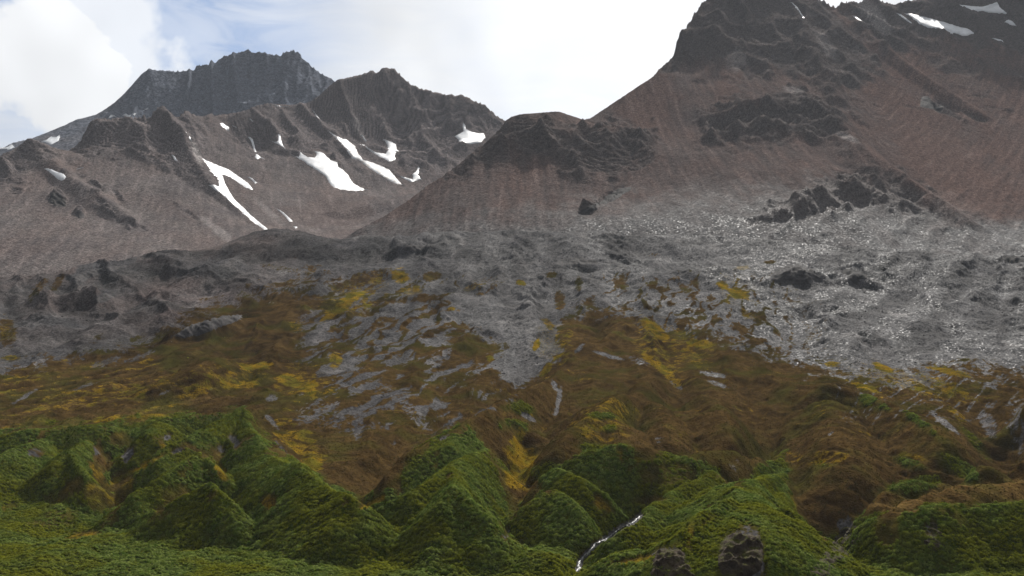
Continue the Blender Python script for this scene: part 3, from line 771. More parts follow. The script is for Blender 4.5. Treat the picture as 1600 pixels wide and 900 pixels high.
RIDGES = [
    # (points (px, py, height over the general slope), side slope, crest rounding)
    ([(-60, 690, 7), (0, 683, 8), (60, 675, 8), (130, 668, 8), (200, 662, 7), (260, 655, 6), (330, 646, 5)], 0.62, 3),
    ([(378, 642, 11), (345, 659, 11), (310, 676, 11), (280, 693, 10), (240, 717, 8), (205, 740, 5), (180, 755, 1)], 0.78, 1.2),
    ([(378, 642, 11), (395, 662, 13), (430, 703, 15), (470, 730, 16), (510, 750, 16), (545, 775, 14), (558, 790, 7)], 0.80, 1.5),
    ([(310, 712, 14), (285, 727, 13), (250, 750, 11), (215, 778, 8), (185, 805, 4), (165, 820, 0)], 0.80, 1.2),
    ([(310, 712, 14), (330, 735, 11), (348, 762, 6)], 0.85, 1.5),
    ([(322, 760, 13), (290, 779, 10), (255, 800, 7), (225, 816, 3), (200, 826, 0)], 0.85, 1.0),
    ([(322, 760, 13), (345, 772, 12), (362, 795, 8), (378, 815, 3)], 0.85, 1.2),
    ([(245, 655, 9), (222, 670, 10), (195, 692, 7), (180, 705, 3)], 0.8, 1.5),
    ([(135, 688, 7), (108, 706, 10), (85, 728, 8), (50, 758, 3)], 0.8, 1.5),
    ([(108, 706, 10), (130, 735, 8), (145, 760, 4)], 0.8, 1.5),
    ([(-40, 735, 8), (0, 716, 9), (40, 700, 8), (70, 690, 6)], 0.7, 1.5),
    ([(440, 755, 8), (420, 790, 6), (400, 815, 3)], 0.6, 4),
    ([(885, 575, 3), (850, 592, 6), (820, 608, 9), (780, 630, 11), (740, 655, 13), (700, 680, 13), (650, 705, 13), (600, 730, 11), (560, 745, 8), (535, 760, 4)], 0.72, 1.2),
    ([(722, 668, 13), (700, 700, 13), (660, 722, 10), (625, 745, 8), (600, 762, 4)], 0.75, 2),
    ([(706, 735, 15), (675, 754, 14), (640, 775, 12), (600, 796, 9), (565, 810, 5), (535, 820, 1)], 0.78, 1.2),
    ([(706, 735, 15), (735, 715, 14), (765, 700, 11), (785, 725, 9), (788, 760, 5)], 0.8, 3),
    ([(716, 770, 15), (735, 788, 13), (755, 812, 10), (778, 845, 3)], 0.85, 1.2),
    ([(706, 735, 15), (716, 770, 15), (690, 795, 12), (655, 822, 8), (620, 845, 2)], 0.82, 1.2),
    ([(855, 766, 10), (830, 776, 9), (805, 796, 5)], 0.75, 3),
    ([(855, 766, 10), (885, 783, 9), (920, 810, 6), (950, 832, 1)], 0.78, 2.5),
    ([(850, 740, 6)], 0.6, 4), ([(800, 652, 7), (825, 660, 6)], 0.7, 3),
    ([(700, 868, 3), (760, 850, 4), (800, 868, 2)], 0.5, 4), ([(850, 862, 4), (890, 866, 3)], 0.5, 4),
    ([(1030, 590, 3), (970, 612, 10), (940, 634, 13), (900, 668, 13), (872, 700, 10), (852, 722, 3)], 0.75, 2),
    ([(940, 634, 10), (960, 670, 9), (970, 700, 8)], 0.5, 6),
    ([(905, 714, 13), (960, 700, 15), (1020, 696, 16), (1080, 692, 15), (1130, 690, 13), (1175, 690, 8)], 0.95, 3),
    ([(868, 735, 10), (900, 750, 11), (940, 770, 8), (985, 795, 4), (1010, 806, 1)], 0.75, 2),
    ([(1228, 711, 6), (1205, 730, 10), (1170, 755, 13), (1130, 790, 14), (1090, 820, 13), (1050, 845, 11), (1022, 858, 5)], 0.78, 1.2),
    ([(1228, 711, 6), (1226, 750, 11), (1232, 790, 13), (1248, 818, 10), (1275, 852, 3)], 0.85, 2),
    ([(1170, 755, 13), (1180, 800, 13), (1165, 835, 12)], 0.5, 6),
    ([(1112, 740, 9), (1085, 755, 9), (1050, 775, 8), (1010, 805, 7), (970, 825, 6), (935, 846, 2)], 0.75, 2),
    ([(960, 868, 4), (1000, 862, 4)], 0.5, 4),
    ([(1308, 822, 5), (1345, 804, 9), (1400, 797, 11), (1440, 792, 12), (1500, 788, 12), (1580, 788, 12), (1700, 786, 12)], 0.75, 3),
    ([(1345, 798, 9), (1400, 786, 11), (1450, 775, 12), (1520, 763, 12), (1600, 751, 12), (1750, 740, 12)], 0.8, 5),
    ([(1330, 606, 3), (1380, 628, 7), (1440, 653, 10), (1500, 694, 12), (1540, 730, 12), (1556, 743, 6)], 0.7, 2),
    ([(1255, 776, 7), (1300, 776, 9), (1350, 770, 10), (1410, 758, 10), (1470, 746, 9)], 0.95, 3),
    ([(1700, 700, 12), (1600, 716, 10), (1566, 736, 5)], 0.7, 3),
    ([(1700, 620, 12), (1600, 628, 11), (1566, 642, 8), (1550, 655, 3)], 0.9, 3),
    ([(1240, 595, 4), (1290, 600, 8), (1330, 610, 6)], 0.6, 5), ([(1290, 620, 8), (1300, 680, 10), (1310, 740, 9)], 0.55, 6), ([(1090, 610, 5), (1120, 640, 8), (1150, 680, 7)], 0.55, 5), ([(1010, 620, 5), (1030, 650, 8), (1040, 690, 6)], 0.55, 5),
    # knobs and swells on the scree
    ([(1205, 430, 5), (1245, 414, 10), (1280, 430, 5)], 0.6, 6), ([(1315, 434, 3), (1340, 426, 5), (1365, 436, 3)], 0.6, 5),
    ([(870, 410, 2), (905, 404, 4), (940, 408, 2)], 0.6, 6), ([(610, 390, 2), (645, 384, 4), (680, 388, 2)], 0.6, 6),
    ([(410, 380, 1), (360, 402, 5), (300, 425, 7), (260, 445, 5)], 0.5, 6),
    ([(270, 522, 4), (310, 505, 8), (360, 495, 6)], 0.8, 4), ([(340, 560, 7), (300, 580, 8), (250, 600, 5)], 0.55, 6),
    ([(60, 462, 4), (120, 450, 8), (160, 455, 6)], 0.6, 6),
]
GULLIES = [
    ([(1215, 640, 2), (1192, 685, 7), (1160, 730, 9), (1120, 752, 8), (1060, 772, 6), (1010, 797, 5), (985, 815, 5), (950, 840, 5), (920, 862, 5), (905, 890, 3)], 6),
    ([(700, 600, 2), (640, 690, 5), (580, 735, 8), (562, 790, 8), (530, 830, 5), (500, 870, 2)], 9),
    ([(890, 600, 1), (850, 650, 3), (815, 700, 5), (810, 760, 5), (795, 800, 5), (800, 850, 3)], 9),
    ([(1440, 590, 2), (1530, 640, 7), (1570, 700, 12), (1558, 748, 14), (1400, 785, 14), (1300, 800, 14), (1285, 870, 6)], 11),
    ([(1245, 610, 2), (1250, 680, 8), (1245, 760, 9), (1270, 800, 10), (1290, 850, 6)], 14),
    ([(215, 690, 5), (195, 720, 6), (170, 760, 5), (140, 800, 4), (60, 840, 3)], 9),
    ([(400, 700, 4), (420, 760, 5), (440, 800, 3)], 8),
    ([(0, 560, 2), (100, 530, 5), (160, 490, 5), (240, 450, 3)], 10),
    ([(860, 450, 1), (850, 520, 4), (835, 570, 6), (800, 608, 6), (700, 655, 4)], 14),
    ([(1100, 660, 6), (1075, 630, 8), (1060, 600, 6), (1030, 560, 4)], 9), ([(990, 630, 4), (1000, 685, 7)], 9), ([(1180, 600, 3), (1170, 640, 6), (1195, 685, 6)], 9),
]


STREAMS = [
    ([(1000, 808), (988, 818), (965, 830), (950, 842), (930, 852), (922, 862), (908, 876), (902, 895)], 2.8, 'white stream tumbling over stones between the green hills'),
]


def near_line(pts, px, py):
    d = np.full(px.shape, 1e9)
    for (x0, y0), (x1, y1) in zip(pts[:-1], pts[1:]):
        dx, dy = x1 - x0, y1 - y0
        t = np.clip(((px - x0) * dx + (py - y0) * dy) / (dx * dx + dy * dy), 0, 1)
        d = np.minimum(d, np.hypot(px - x0 - t * dx, py - y0 - t * dy))
    return d


def make_slope():
    pxs = np.arange(-220, 1822, 1.6)
    pyc = jag(pxs, interp_list(CREST_D, pxs), np.interp(pxs, [-200, 100, 120, 320, 420, 600, 900], [1, 1, 2, 2, 1.5, 1.5, 1.2]), 17, 12)
    yc = y_of(pyc)
    yc = np.where(pxs < 560, yc, yc)
    pyrow = np.r_[960, 950, 940, 930, 922, 915, np.linspace(910, 365, 655)]
    tf = (np.interp(-pyrow, -np.r_[960, Y_OF[:, 0]], np.r_[232, Y_OF[:, 1]]) - 232) / (1090 - 232)
    L = Layer(pxs, np.full(len(pxs), 232.), yc, tf, np.array([4, 10, 20, 35, 55, 80, 110, 150, 200, 260.]))
    ctl = []
    for px in (-200, 0, 200, 400, 600, 800, 1000, 1200, 1400, 1600, 1800):
        pcr = interp_list(CREST_D, px)
        for py in (900, 840, 780, 720, 660, 600, 540, 480, 430, 395):
            if py > pcr + 12:
                ctl.append(np.array(world_pt(px, py, y_of(py))))
        yk = y_of(pcr)
        ctl.append(np.array(world_pt(px, pcr, yk)))
        zk = world_pt(px, pcr, yk)[2]
        for dy, dz in ((120, -60 if px < 620 else -6), (260, -140 if px < 620 else -30)):
            ctl.append(np.array(((px - CX) / F * (yk + dy), yk + dy, zk + dz)))
        ctl.append(np.array(((px - CX) / F * 262, 262, -4.0)))
        ctl.append(np.array(((px - CX) / F * 232, 232, -9.0)))
    T = TPS(ctl, 1e-3)
    Z = T(L.X, L.Y)
    base = Z.copy()
    w1 = fbm(L.X / 22, L.Y / 22, 4, 100)
    w2 = fbm(L.X / 22, L.Y / 22, 4, 110)
    slope_n = fbm(L.X / 14, L.Y / 14, 4, 115) * 0.3
    Z = carve(L.X + w1 * 4, L.Y + w2 * 4, Z, GULLIES, T, 265, 1150)
    w3 = fbm(L.X / 8, L.Y / 8, 3, 105)
    Z = add_ridges(L.X + w1 * 2.2 + w3 * 0.5, L.Y + w2 * 2.2 - w3 * 0.5, Z, RIDGES, T, 265, 1150, 1.6, slope_n, 1.12, 1.22)
    prot = np.clip((Z - base) / 6, 0, 1)
    far = sstep(520, 800, L.Y)
    Z += fbm(L.X / 45, L.Y / 60, 4, 120) * (2.0 + 3.5 * far)
    Z += fbm(L.X / 9, L.Y / 13, 4, 124) * (0.45 - 0.15 * far)
    # runnels down the scree and heath
    run = ridged((L.X - 0.12 * L.Y + w1 * 6) / 18, (L.Y + w2 * 10) / 90, 2, 130, 0.35)
    Z += (run - 0.45) * (2.0 - 0.9 * far) * (1 - 0.6 * prot)
    diag = L.X - 0.55 * (L.Y - 700) * sstep(50, 350, L.X) + 0.5 * (L.Y - 700) * sstep(-120, -350, L.X)
    Z += far * (ridged((diag + w1 * 12) / 42, (L.Y + w2 * 20) / 170, 2, 133, 0.3) - 0.45) * 7
    Z += far * fbm(L.X / 60, L.Y / 40, 3, 136) * 2.4
    L.finish(Z.copy())

    PX, PY = L.PX, L.PY
    warp = fbm(L.X / 12, L.Y / 20, 5, 140)
    warpb = fbm(L.X / 40, L.Y / 60, 4, 146)
    # outcrops of bedrock on the slope
    rock = np.zeros_like(Z)
    paint(rock, [[(105, 434), (125, 418), (165, 409), (215, 407), (200, 420), (160, 430), (120, 445)],
                 [(1195, 432), (1215, 412), (1245, 405), (1275, 418), (1290, 440), (1255, 452), (1205, 450)], [(1305, 420), (1335, 416), (1368, 432), (1340, 452), (1325, 440)],
                 [(1550, 402), (1620, 396), (1620, 412), (1570, 415)], [(270, 520), (300, 500), (370, 490), (375, 505), (320, 525), (280, 530)]], PX, PY, 3, warp, 8)
    blobs(rock, [(645, 388, 28, 9, -5, 1), (745, 366, 70, 6, 0, 0.8), (900, 408, 42, 10, 0, 0.9), (1060, 374, 60, 7, 0, 0.8), (1130, 380, 30, 6, 0, 0.7), (640, 372, 30, 5, 0, 0.7),
                 (330, 410, 60, 14, -28, 0.8), (430, 366, 40, 8, 0, 0.7), (260, 398, 40, 7, -8, 0.8), (165, 462, 22, 9, -30, 1), (545, 385, 26, 7, 0, 0.7), (500, 440, 20, 8, -20, 0.6),
                 (720, 420, 20, 4, 0, 0.5), (960, 405, 20, 5, 0, 0.6), (430, 450, 30, 6, 5, 0.5), (1360, 515, 30, 10, 0, 0.35), (1290, 490, 60, 14, 5, 0.4), (1480, 470, 50, 10, 15, 0.35)], PX, PY, warp, 0.7)
    Z += rock * ((ridged(L.X / 24, L.Y / 30, 4, 150) - 0.38) * 1.5 * (0.6 + 0.6 * far))

    # plant cover
    hb = np.interp(PX, [-220, 0, 100, 200, 300, 400, 480, 540, 620, 700, 780, 840, 870, 900, 1000, 1100, 1200, 1300, 1400, 1500, 1600, 1820],
                   [590, 578, 558, 540, 490, 455, 430, 442, 500, 560, 585, 575, 520, 475, 500, 520, 550, 578, 590, 575, 585, 590])
    heath = sstep(-26, 30, PY - hb + warp * 40 + warpb * 22)
    fing = ridged((L.X - 0.28 * L.Y + w1 * 8) / 13, (L.Y + w2 * 9) / 80, 3, 160)
    zone = sstep(440, 500, PX) * sstep(830, 760, PX) * sstep(405, 470, PY) * sstep(700, 640, PY)
    heath = np.where(zone > 0, heath * (1 - zone) + zone * np.clip(sstep(0.14, 0.54, fing + warp * 0.4 + (PY - 540) / 700) * 0.95, 0, 1), heath)
    zone2 = sstep(890, 960, PX) * sstep(1360, 1150, PX) * sstep(400, 450, PY) * sstep(600, 540, PY)
    heath = np.maximum(heath, zone2 * sstep(0.34, 0.66, fing * 0.8 + warp * 0.35 + (PY - 430) / 700))
    zone3 = sstep(1280, 1330, PX) * sstep(560, 600, PY) * sstep(690, 640, PY)
    heath = np.maximum(heath * (1 - 0.55 * zone3 * sstep(0.45, 0.6, ridged((L.X - 0.75 * L.Y) / 11, L.Y / 70, 3, 166))), 0)
    blobs(heath, [(675, 432, 18, 9, 0, 0.9), (815, 442, 10, 7, 0, 0.9), (750, 462, 10, 5, 10, 0.9), (758, 477, 12, 6, 0, 0.9), (727, 486, 14, 5, 0, 0.9), (790, 470, 12, 6, 35, 0.9), (860, 430, 11, 6, 0, 0.9),
                  (727, 540, 36, 24, 20, 0.95), (875, 470, 10, 18, 0, 0.8), (905, 445, 8, 14, 0, 0.7), (970, 445, 16, 12, 30, 0.8), (1070, 450, 14, 8, 30, 0.7), (560, 440, 60, 14, -15, 0.7), (470, 480, 60, 14, -15, 0.8),
                  (10, 520, 18, 30, 0, 0.7), (60, 450, 30, 8, -50, 0.6), (90, 440, 8, 22, 35, 0.7), (440, 420, 40, 6, 10, 0.4), (1020, 400, 14, 4, 0, 0.4), (1205, 410, 14, 4, -10, 0.8)], PX, PY, warp, 0.6)
    # bare scree tongues and scars
    bare = np.zeros_like(Z)
    paint(bare, [[(700, 470), (840, 440), (870, 470), (850, 530), (885, 545), (850, 575), (805, 608), (770, 570), (800, 540), (740, 510)]], PX, PY, 8, warp, 22)
    blobs(bare, [(872, 628, 6, 28, 12, 0.95), (868, 605, 5, 14, -25, 0.8), (826, 653, 20, 5, 30, 1), (950, 556, 42, 3, 16, 0.9), (905, 545, 14, 4, -45, 0.8), (1057, 602, 16, 4, 35, 0.9), (1110, 585, 30, 5, 10, 0.7),
                 (1125, 602, 26, 4, 20, 0.7), (1298, 678, 7, 4, -40, 0.8), (450, 600, 12, 4, 20, 0.0), (545, 605, 30, 5, 25, 0.7), (560, 660, 12, 30, 0, 0.7), (500, 650, 50, 30, 10, 0.35), (495, 642, 10, 6, 0, 0.9),
                 (425, 660, 26, 4, 48, 0.9), (440, 700, 24, 3, 45, 0.6), (365, 690, 16, 10, 60, 0.8), (345, 705, 10, 10, 0, 0.6), (55, 710, 16, 9, 0, 0.7), (155, 712, 7, 20, -30, 0.9), (200, 712, 10, 16, 30, 0.8),
                 (262, 685, 10, 8, 0, 0.8), (280, 705, 20, 6, -25, 0.7), (695, 685, 14, 6, -30, 0.8), (425, 622, 10, 8, 0, 0.8), (620, 690, 14, 4, -30, 0.4), (1430, 590, 36, 5, 35, 0.95), (1480, 665, 45, 6, 38, 0.8),
                 (1545, 665, 14, 30, -30, 0.7), (1590, 680, 20, 40, 0, 0.5), (1180, 690, 14, 10, 0, 0.2), (1150, 730, 18, 16, 0, 0.3), (1030, 688, 14, 10, 0, 0.4), (40, 620, 30, 4, -30, 0.8), (130, 605, 30, 4, -20, 0.6),
                 (170, 565, 34, 6, -20, 0.6), (210, 560, 40, 6, -20, 0.6), (1000, 565, 30, 8, 15, 0.5), (580, 600, 60, 10, 40, 0.3), (640, 640, 70, 12, 45, 0.5), (330, 610, 14, 4, -15, 0.5), (260, 612, 20, 4, -30, 0.5),
                 (500, 790, 10, 6, 0, 0.3), (1320, 830, 16, 24, 0, 0.8), (1455, 830, 14, 18, 0, 0.6), (540, 790, 8, 10, 0, 0.5), (790, 835, 8, 12, 30, 0.5), (1050, 880, 36, 26, 0, 1), (1157, 868, 44, 42, 0, 1)], PX, PY, warp, 0.65)
    for pts, wd, _ in STREAMS:
        bare = np.maximum(bare, sstep(wd * 1.5 + 3.5, wd * 0.8, near_line(pts, PX, PY) + warp * 3))
    heath *= 1 - bare
    heath = np.clip(heath + 1.0 * fbm(L.X / 2.2, L.Y / 3.4, 3, 176) * 4 * heath * (1 - heath), 0, 1)
    green = np.zeros_like(Z)
    paint(green, [[(-220, 690), (0, 680), (60, 672), (130, 667), (250, 655), (330, 650), (378, 638), (398, 665), (430, 705), (480, 735), (550, 775), (562, 800), (545, 818), (600, 765), (640, 720), (715, 665),
                   (740, 682), (790, 735), (785, 785), (805, 800), (855, 765), (830, 742), (870, 733), (915, 700), (960, 694), (1000, 712), (1100, 715), (1120, 735), (1150, 765), (1190, 733), (1226, 708),
                   (1232, 770), (1255, 800), (1290, 850), (1320, 812), (1345, 806), (1430, 806), (1445, 790), (1600, 786), (1820, 780), (1820, 960), (-220, 960)]], PX, PY, 12, warp, 24)
    blobs(green, [(810, 640, 32, 12, 10, 0.8), (805, 668, 28, 14, 0, 1), (940, 652, 24, 8, 5, 0.9), (950, 672, 16, 6, 0, 0.7), (1365, 632, 32, 10, 18, 0.9), (1440, 665, 40, 8, 35, 0.7), (1420, 725, 34, 10, 15, 0.7),
                  (1500, 735, 50, 16, 30, 0.8), (1430, 760, 60, 14, -10, 0.7), (1520, 690, 40, 8, 50, 0.6), (850, 742, 22, 12, 0, 1), (1290, 730, 30, 8, 0, 0.4), (340, 530, 30, 10, -20, 0.35), (300, 560, 60, 8, -20, 0.2)], PX, PY, warp, 0.6)
    # mossy floors between the green hills stay open
    opening = np.zeros_like(Z)
    blobs(opening, [(812, 730, 26, 45, 10, 1), (800, 690, 24, 30, 0, 0.9), (150, 780, 34, 34, -30, 0.8), (85, 815, 46, 16, -10, 0.5), (130, 840, 40, 8, -10, 0.8), (190, 755, 30, 18, -40, 0.9), (15, 795, 22, 10, -10, 0.6), (160, 725, 20, 20, -20, 0.8), (215, 735, 70, 6, -28, 0.9),
                     (420, 788, 18, 14, 0, 1), (580, 790, 40, 6, -28, 0.9), (250, 800, 12, 10, 0, 0.8), (80, 785, 14, 12, 0, 0.7), (190, 690, 22, 16, 10, 0.8), (1090, 830, 40, 7, -35, 0.9), (1020, 785, 40, 8, -5, 0.8), (1245, 790, 10, 30, -15, 0.8), (800, 850, 40, 10, 5, 0.5),
                     (990, 880, 60, 8, -8, 0.9), (345, 740, 10, 24, -30, 0.8), (500, 765, 0.1, 0.1, 0, 0), (800, 800, 14, 24, 0, 0.6), (1385, 835, 26, 34, 0, 0.6), (1050, 745, 70, 26, 0, 0.6), (1110, 715, 50, 16, 10, 0.7), (1000, 720, 30, 10, 0, 0.5)], PX, PY, warp, 0.5)
    gap = sstep(0.16, 0.42, fbm((L.X + w1 * 5) / 17, (L.Y + w2 * 5) / 20, 4, 168)) * sstep(860, 790, PY)
    opening = np.maximum(opening, 0.85 * gap * green)
    green *= 1 - opening * 0.95
    green *= 1 - np.clip(bare * 1.2, 0, 1)
    brown_top = np.zeros_like(Z)
    paint(brown_top, [[(1335, 800), (1400, 785), (1460, 768), (1600, 745), (1820, 735), (1820, 780), (1600, 784), (1500, 784), (1445, 788), (1430, 802), (1350, 802)]], PX, PY, 3, warp, 3)
    green *= 1 - brown_top
    heath = np.maximum(heath, np.maximum(green, opening))
    moss = np.zeros_like(Z)
    blobs(moss, [(400, 574, 36, 7, -6, 1), (330, 595, 150, 26, -6, 0.36), (150, 620, 120, 22, -8, 0.4), (480, 600, 60, 40, 0, 0.36), (560, 465, 80, 36, -20, 0.36), (1050, 540, 90, 50, 25, 0.36), (1150, 455, 50, 36, 30, 0.36), (1430, 600, 120, 26, 15, 0.45), (470, 690, 60, 26, 30, 0.5), (940, 660, 60, 40, 0, 0.4), (1280, 720, 60, 20, 0, 0.4), (860, 540, 40, 50, 0, 0.4), (460, 598, 34, 16, 10, 0.7), (485, 605, 14, 18, 0, 0.9), (360, 602, 60, 12, -8, 0.65), (300, 615, 50, 10, -10, 0.5), (625, 432, 18, 14, 0, 0.8), (585, 440, 14, 8, 0, 0.6), (545, 470, 36, 12, -25, 0.75),
                 (520, 490, 30, 10, -20, 0.8), (575, 478, 14, 6, 0, 0.6), (640, 455, 30, 8, 0, 0.5), (650, 450, 10, 8, 0, 0.7), (462, 512, 14, 10, 0, 0.5), (525, 565, 14, 18, 0, 0.6), (740, 450, 20, 8, -10, 0.5), (765, 560, 10, 6, 0, 0.8), (705, 483, 8, 4, 0, 0.7),
                 (1020, 512, 30, 12, 35, 0.75), (1035, 525, 16, 8, 20, 0.8), (1095, 540, 26, 10, 10, 0.75), (1030, 575, 50, 10, 40, 0.7), (1130, 445, 14, 10, 30, 0.8), (1155, 460, 26, 12, 25, 0.75), (1160, 420, 20, 5, 0, 0.5), (1165, 490, 24, 8, 30, 0.5),
                 (815, 443, 8, 6, 0, 0.8), (855, 505, 8, 20, -45, 0.6), (838, 540, 5, 14, 20, 0.9), (855, 575, 8, 16, 35, 0.9), (870, 560, 26, 4, -40, 0.7), (885, 525, 20, 8, -30, 0.5), (490, 728, 22, 10, 20, 0.95), (460, 700, 30, 8, 35, 0.6),
                 (1355, 608, 40, 5, 18, 0.9), (1380, 575, 24, 6, 20, 0.8), (1480, 580, 50, 8, 15, 0.7), (1300, 570, 16, 6, 0, 0.7), (1490, 610, 40, 12, 15, 0.6), (1278, 722, 16, 7, 0, 0.7), (805, 720, 22, 55, 5, 0.8), (822, 730, 22, 42, 10, 0.7),
                 (960, 640, 24, 22, 20, 0.5), (150, 780, 40, 34, -30, 0.5), (130, 842, 44, 8, -8, 0.55), (215, 735, 70, 7, -28, 0.7), (580, 790, 40, 6, -28, 0.8), (420, 788, 20, 14, 0, 0.5), (15, 798, 30, 9, -10, 0.4), (1090, 830, 40, 7, -35, 0.9), (990, 882, 60, 8, -8, 0.8),
                 (1238, 790, 7, 34, -18, 0.9), (200, 655, 120, 5, -4, 0.6), (345, 740, 10, 24, -30, 0.7), (10, 520, 14, 14, 0, 0.4), (20, 560, 20, 6, 0, 0.6), (150, 570, 30, 6, -15, 0.4), (230, 565, 14, 4, -15, 0.5), (1430, 715, 30, 5, 10, 0.5), (1495, 650, 30, 8, 40, 0.5)],
          PX, PY, warp, 0.75)
    moss = np.maximum(moss, 0.5 * gap * sstep(-0.1, 0.3, warpb) * sstep(660, 700, PY))
    heath = np.maximum(heath, moss * 0.9)
    olive = sstep(0.05, 0.45, fbm(L.X / 25, L.Y / 14, 4, 170)) * sstep(540, 600, PY) * sstep(760, 640, PY)
    moss = np.maximum(moss, olive * 0.32 * heath)
    red = np.clip(0.25 + 0.7 * fbm(L.X / 60, L.Y / 80, 3, 172), 0, 1) * sstep(620, 300, PX) * 0.9 * sstep(570, 480, PY)
    pale = np.clip(sstep(0.2, 0.6, fbm(L.X / 20, L.Y / 45, 4, 174)) * 0.3, 0, 0.3) * (1 - rock)
    pale = np.maximum(pale, np.clip(bare, 0, 1) * 0.16 * sstep(600, 640, PY) * sstep(600, 640, PX))
    # solifluction steps and streaks that run obliquely down the heath
    lft, rgt = sstep(520, 380, PX) * sstep(540, 580, PY) * sstep(700, 660, PY), sstep(1200, 1320, PX) * sstep(540, 580, PY)
    sl = fbm((Z - 0.42 * L.X + w1 * 5) / 4.0, (L.X + w2 * 10) / 45, 4, 210)
    sr = fbm((Z + 0.48 * L.X + w1 * 5) / 4.5, (L.X + w2 * 10) / 45, 4, 214)
    oblique = (lft * sl + rgt * sr) * heath * (1 - green)
    Z += oblique * 1.6
    moss = np.maximum(moss, lft * heath * 0.42 * sstep(0.1, 0.5, sl + 0.3 * warpb))
    # turf and tussock stand a little proud of the stones
    Z += np.clip(heath, 0, 1) * 0.5 + sstep(0.4, 0.7, green) * (0.4 + 0.3 * fbm(L.X / 2.6, L.Y / 3.4, 3, 180))
    Z += heath * (1 - green) * fbm(L.X / 9, L.Y / 5, 3, 184) * 0.7 * sstep(800, 600, L.Y)
    Z -= 22 * (1 - sstep(234, 258, L.Y))
    Z = crest_fix(L, Z, world_pt(pxs, pyc, yc)[2], 16)
    L.finish(Z)
    L.green, L.heath, L.rock, L.bare, L.moss = green, heath, rock, bare, moss
    tone = 1 + 0.25 * fbm(L.X / 18, L.Y / 30, 4, 190)
    tone = tone * (1 + 0.85 * far * fbm((diag + w1 * 8) / 16, (L.Y + w2 * 12) / 75, 4, 193)) * (1 + 0.55 * (1 - far) * fbm((L.X + w1 * 8) / 14, (L.Y + w2 * 8) / 9, 4, 196))
    tone *= 1 - 0.35 * far * sstep(0.0, 0.4, fbm((diag + w1 * 15) / 80, (L.Y + w2 * 15) / 60, 3, 198))
    tone *= 1 + 0.6 * brown_top
    tone *= 1 - 0.18 * sstep(640, 460, PX) * sstep(600, 520, PY)
    tone = np.clip(tone * (1 + 0.8 * oblique), 0.4, 1.7)
    seep = sstep(-0.25, 0.35, fbm((diag + w1 * 10) / 22, (L.Y + w2 * 15) / 110, 4, 222))
    wet = sstep(690, 600, PY) * np.clip((0.22 + 0.40 * sstep(520, 860, PX + warpb * 120) + 0.62 * sstep(900, 1250, PX + warpb * 120)) * (0.32 + 0.78 * seep), 0, 1)
    o = mesh_obj('hillside', L.verts(), grid_faces(*Z.shape), M_SLOPE, dict(rock=rock, red=red, heath=heath, moss=moss, green=green * 0.9, pale=pale, tone=tone, wet=wet))
    tag(o, 'grey scree hillside running down through brown heath to green moraine hills', 'hillside', kind='structure')
    return L


LA = make_far()
LB = make_left()
LC = make_right()
LD = make_slope()
#DETAILS
# ------------------------------------------------------------------ patches that lie on the ground (snow, outcrops)
def densify(poly, step):
    out = []
    for (x0, y0), (x1, y1) in zip(poly, poly[1:] + poly[:1]):
        n = max(1, int(math.hypot(x1 - x0, y1 - y0) / step))
        out += [(x0 + (x1 - x0) * i / n, y0 + (y1 - y0) * i / n) for i in range(n)]
    return out


def patch_mesh(L, poly, step, rag=0.5, seed=0):
    out = np.array(densify(poly, step))
    n = len(out)
    out = out + rag * np.stack([fbm(out[:, 0] / 5, out[:, 1] / 5, 3, 200 + seed), fbm(out[:, 0] / 5, out[:, 1] / 5, 3, 230 + seed)], 1)
    x0, y0 = out.min(0)
    x1, y1 = out.max(0)
    gx, gy = np.meshgrid(np.arange(x0, x1, step), np.arange(y0, y1, step))
    gx = gx + (np.arange(gx.shape[0]) % 2)[:, None] * step * 0.5
    gx, gy = gx.ravel(), gy.ravel()
    s = poly_sdf(out, gx, gy) if len(gx) else np.zeros(0)
    k = s > step * 0.6
    pts = np.vstack([out, np.stack([gx[k], gy[k]], 1)])
    r = mgeo.delaunay_2d_cdt([Vector(p) for p in pts], [(i, (i + 1) % n) for i in range(n)], [], 1, 1e-4)
    v2 = np.array([tuple(v) for v in r[0]])
    faces = np.array(r[2], np.int32)
    P = L.hit(v2[:, 0], v2[:, 1])
    d = np.abs(poly_sdf(out, v2[:, 0], v2[:, 1]))
    # towards the eye must be the front
    a, b, c = P[faces[:, 0]], P[faces[:, 1]], P[faces[:, 2]]
    nn = np.cross(b - a, c - a)
    flip = (nn * a).sum(1) > 0
    faces[flip] = faces[flip][:, ::-1]
    return v2, P, faces, d


def relax(P, faces, it):
    """even out small bumps"""
    e = np.vstack([faces[:, [0, 1]], faces[:, [1, 2]], faces[:, [2, 0]]])
    e = np.vstack([e, e[:, ::-1]])
    cnt = np.bincount(e[:, 0], minlength=len(P))[:, None]
    Q = P.copy()
    for _ in range(it):
        S = np.stack([np.bincount(e[:, 0], Q[e[:, 1], i], len(P)) for i in range(3)], 1)
        Q = 0.4 * Q + 0.6 * S / np.maximum(cnt, 1)
    return Q


TO_EYE = np.array((0.0, -0.55, 0.83))
snow_n = [0]


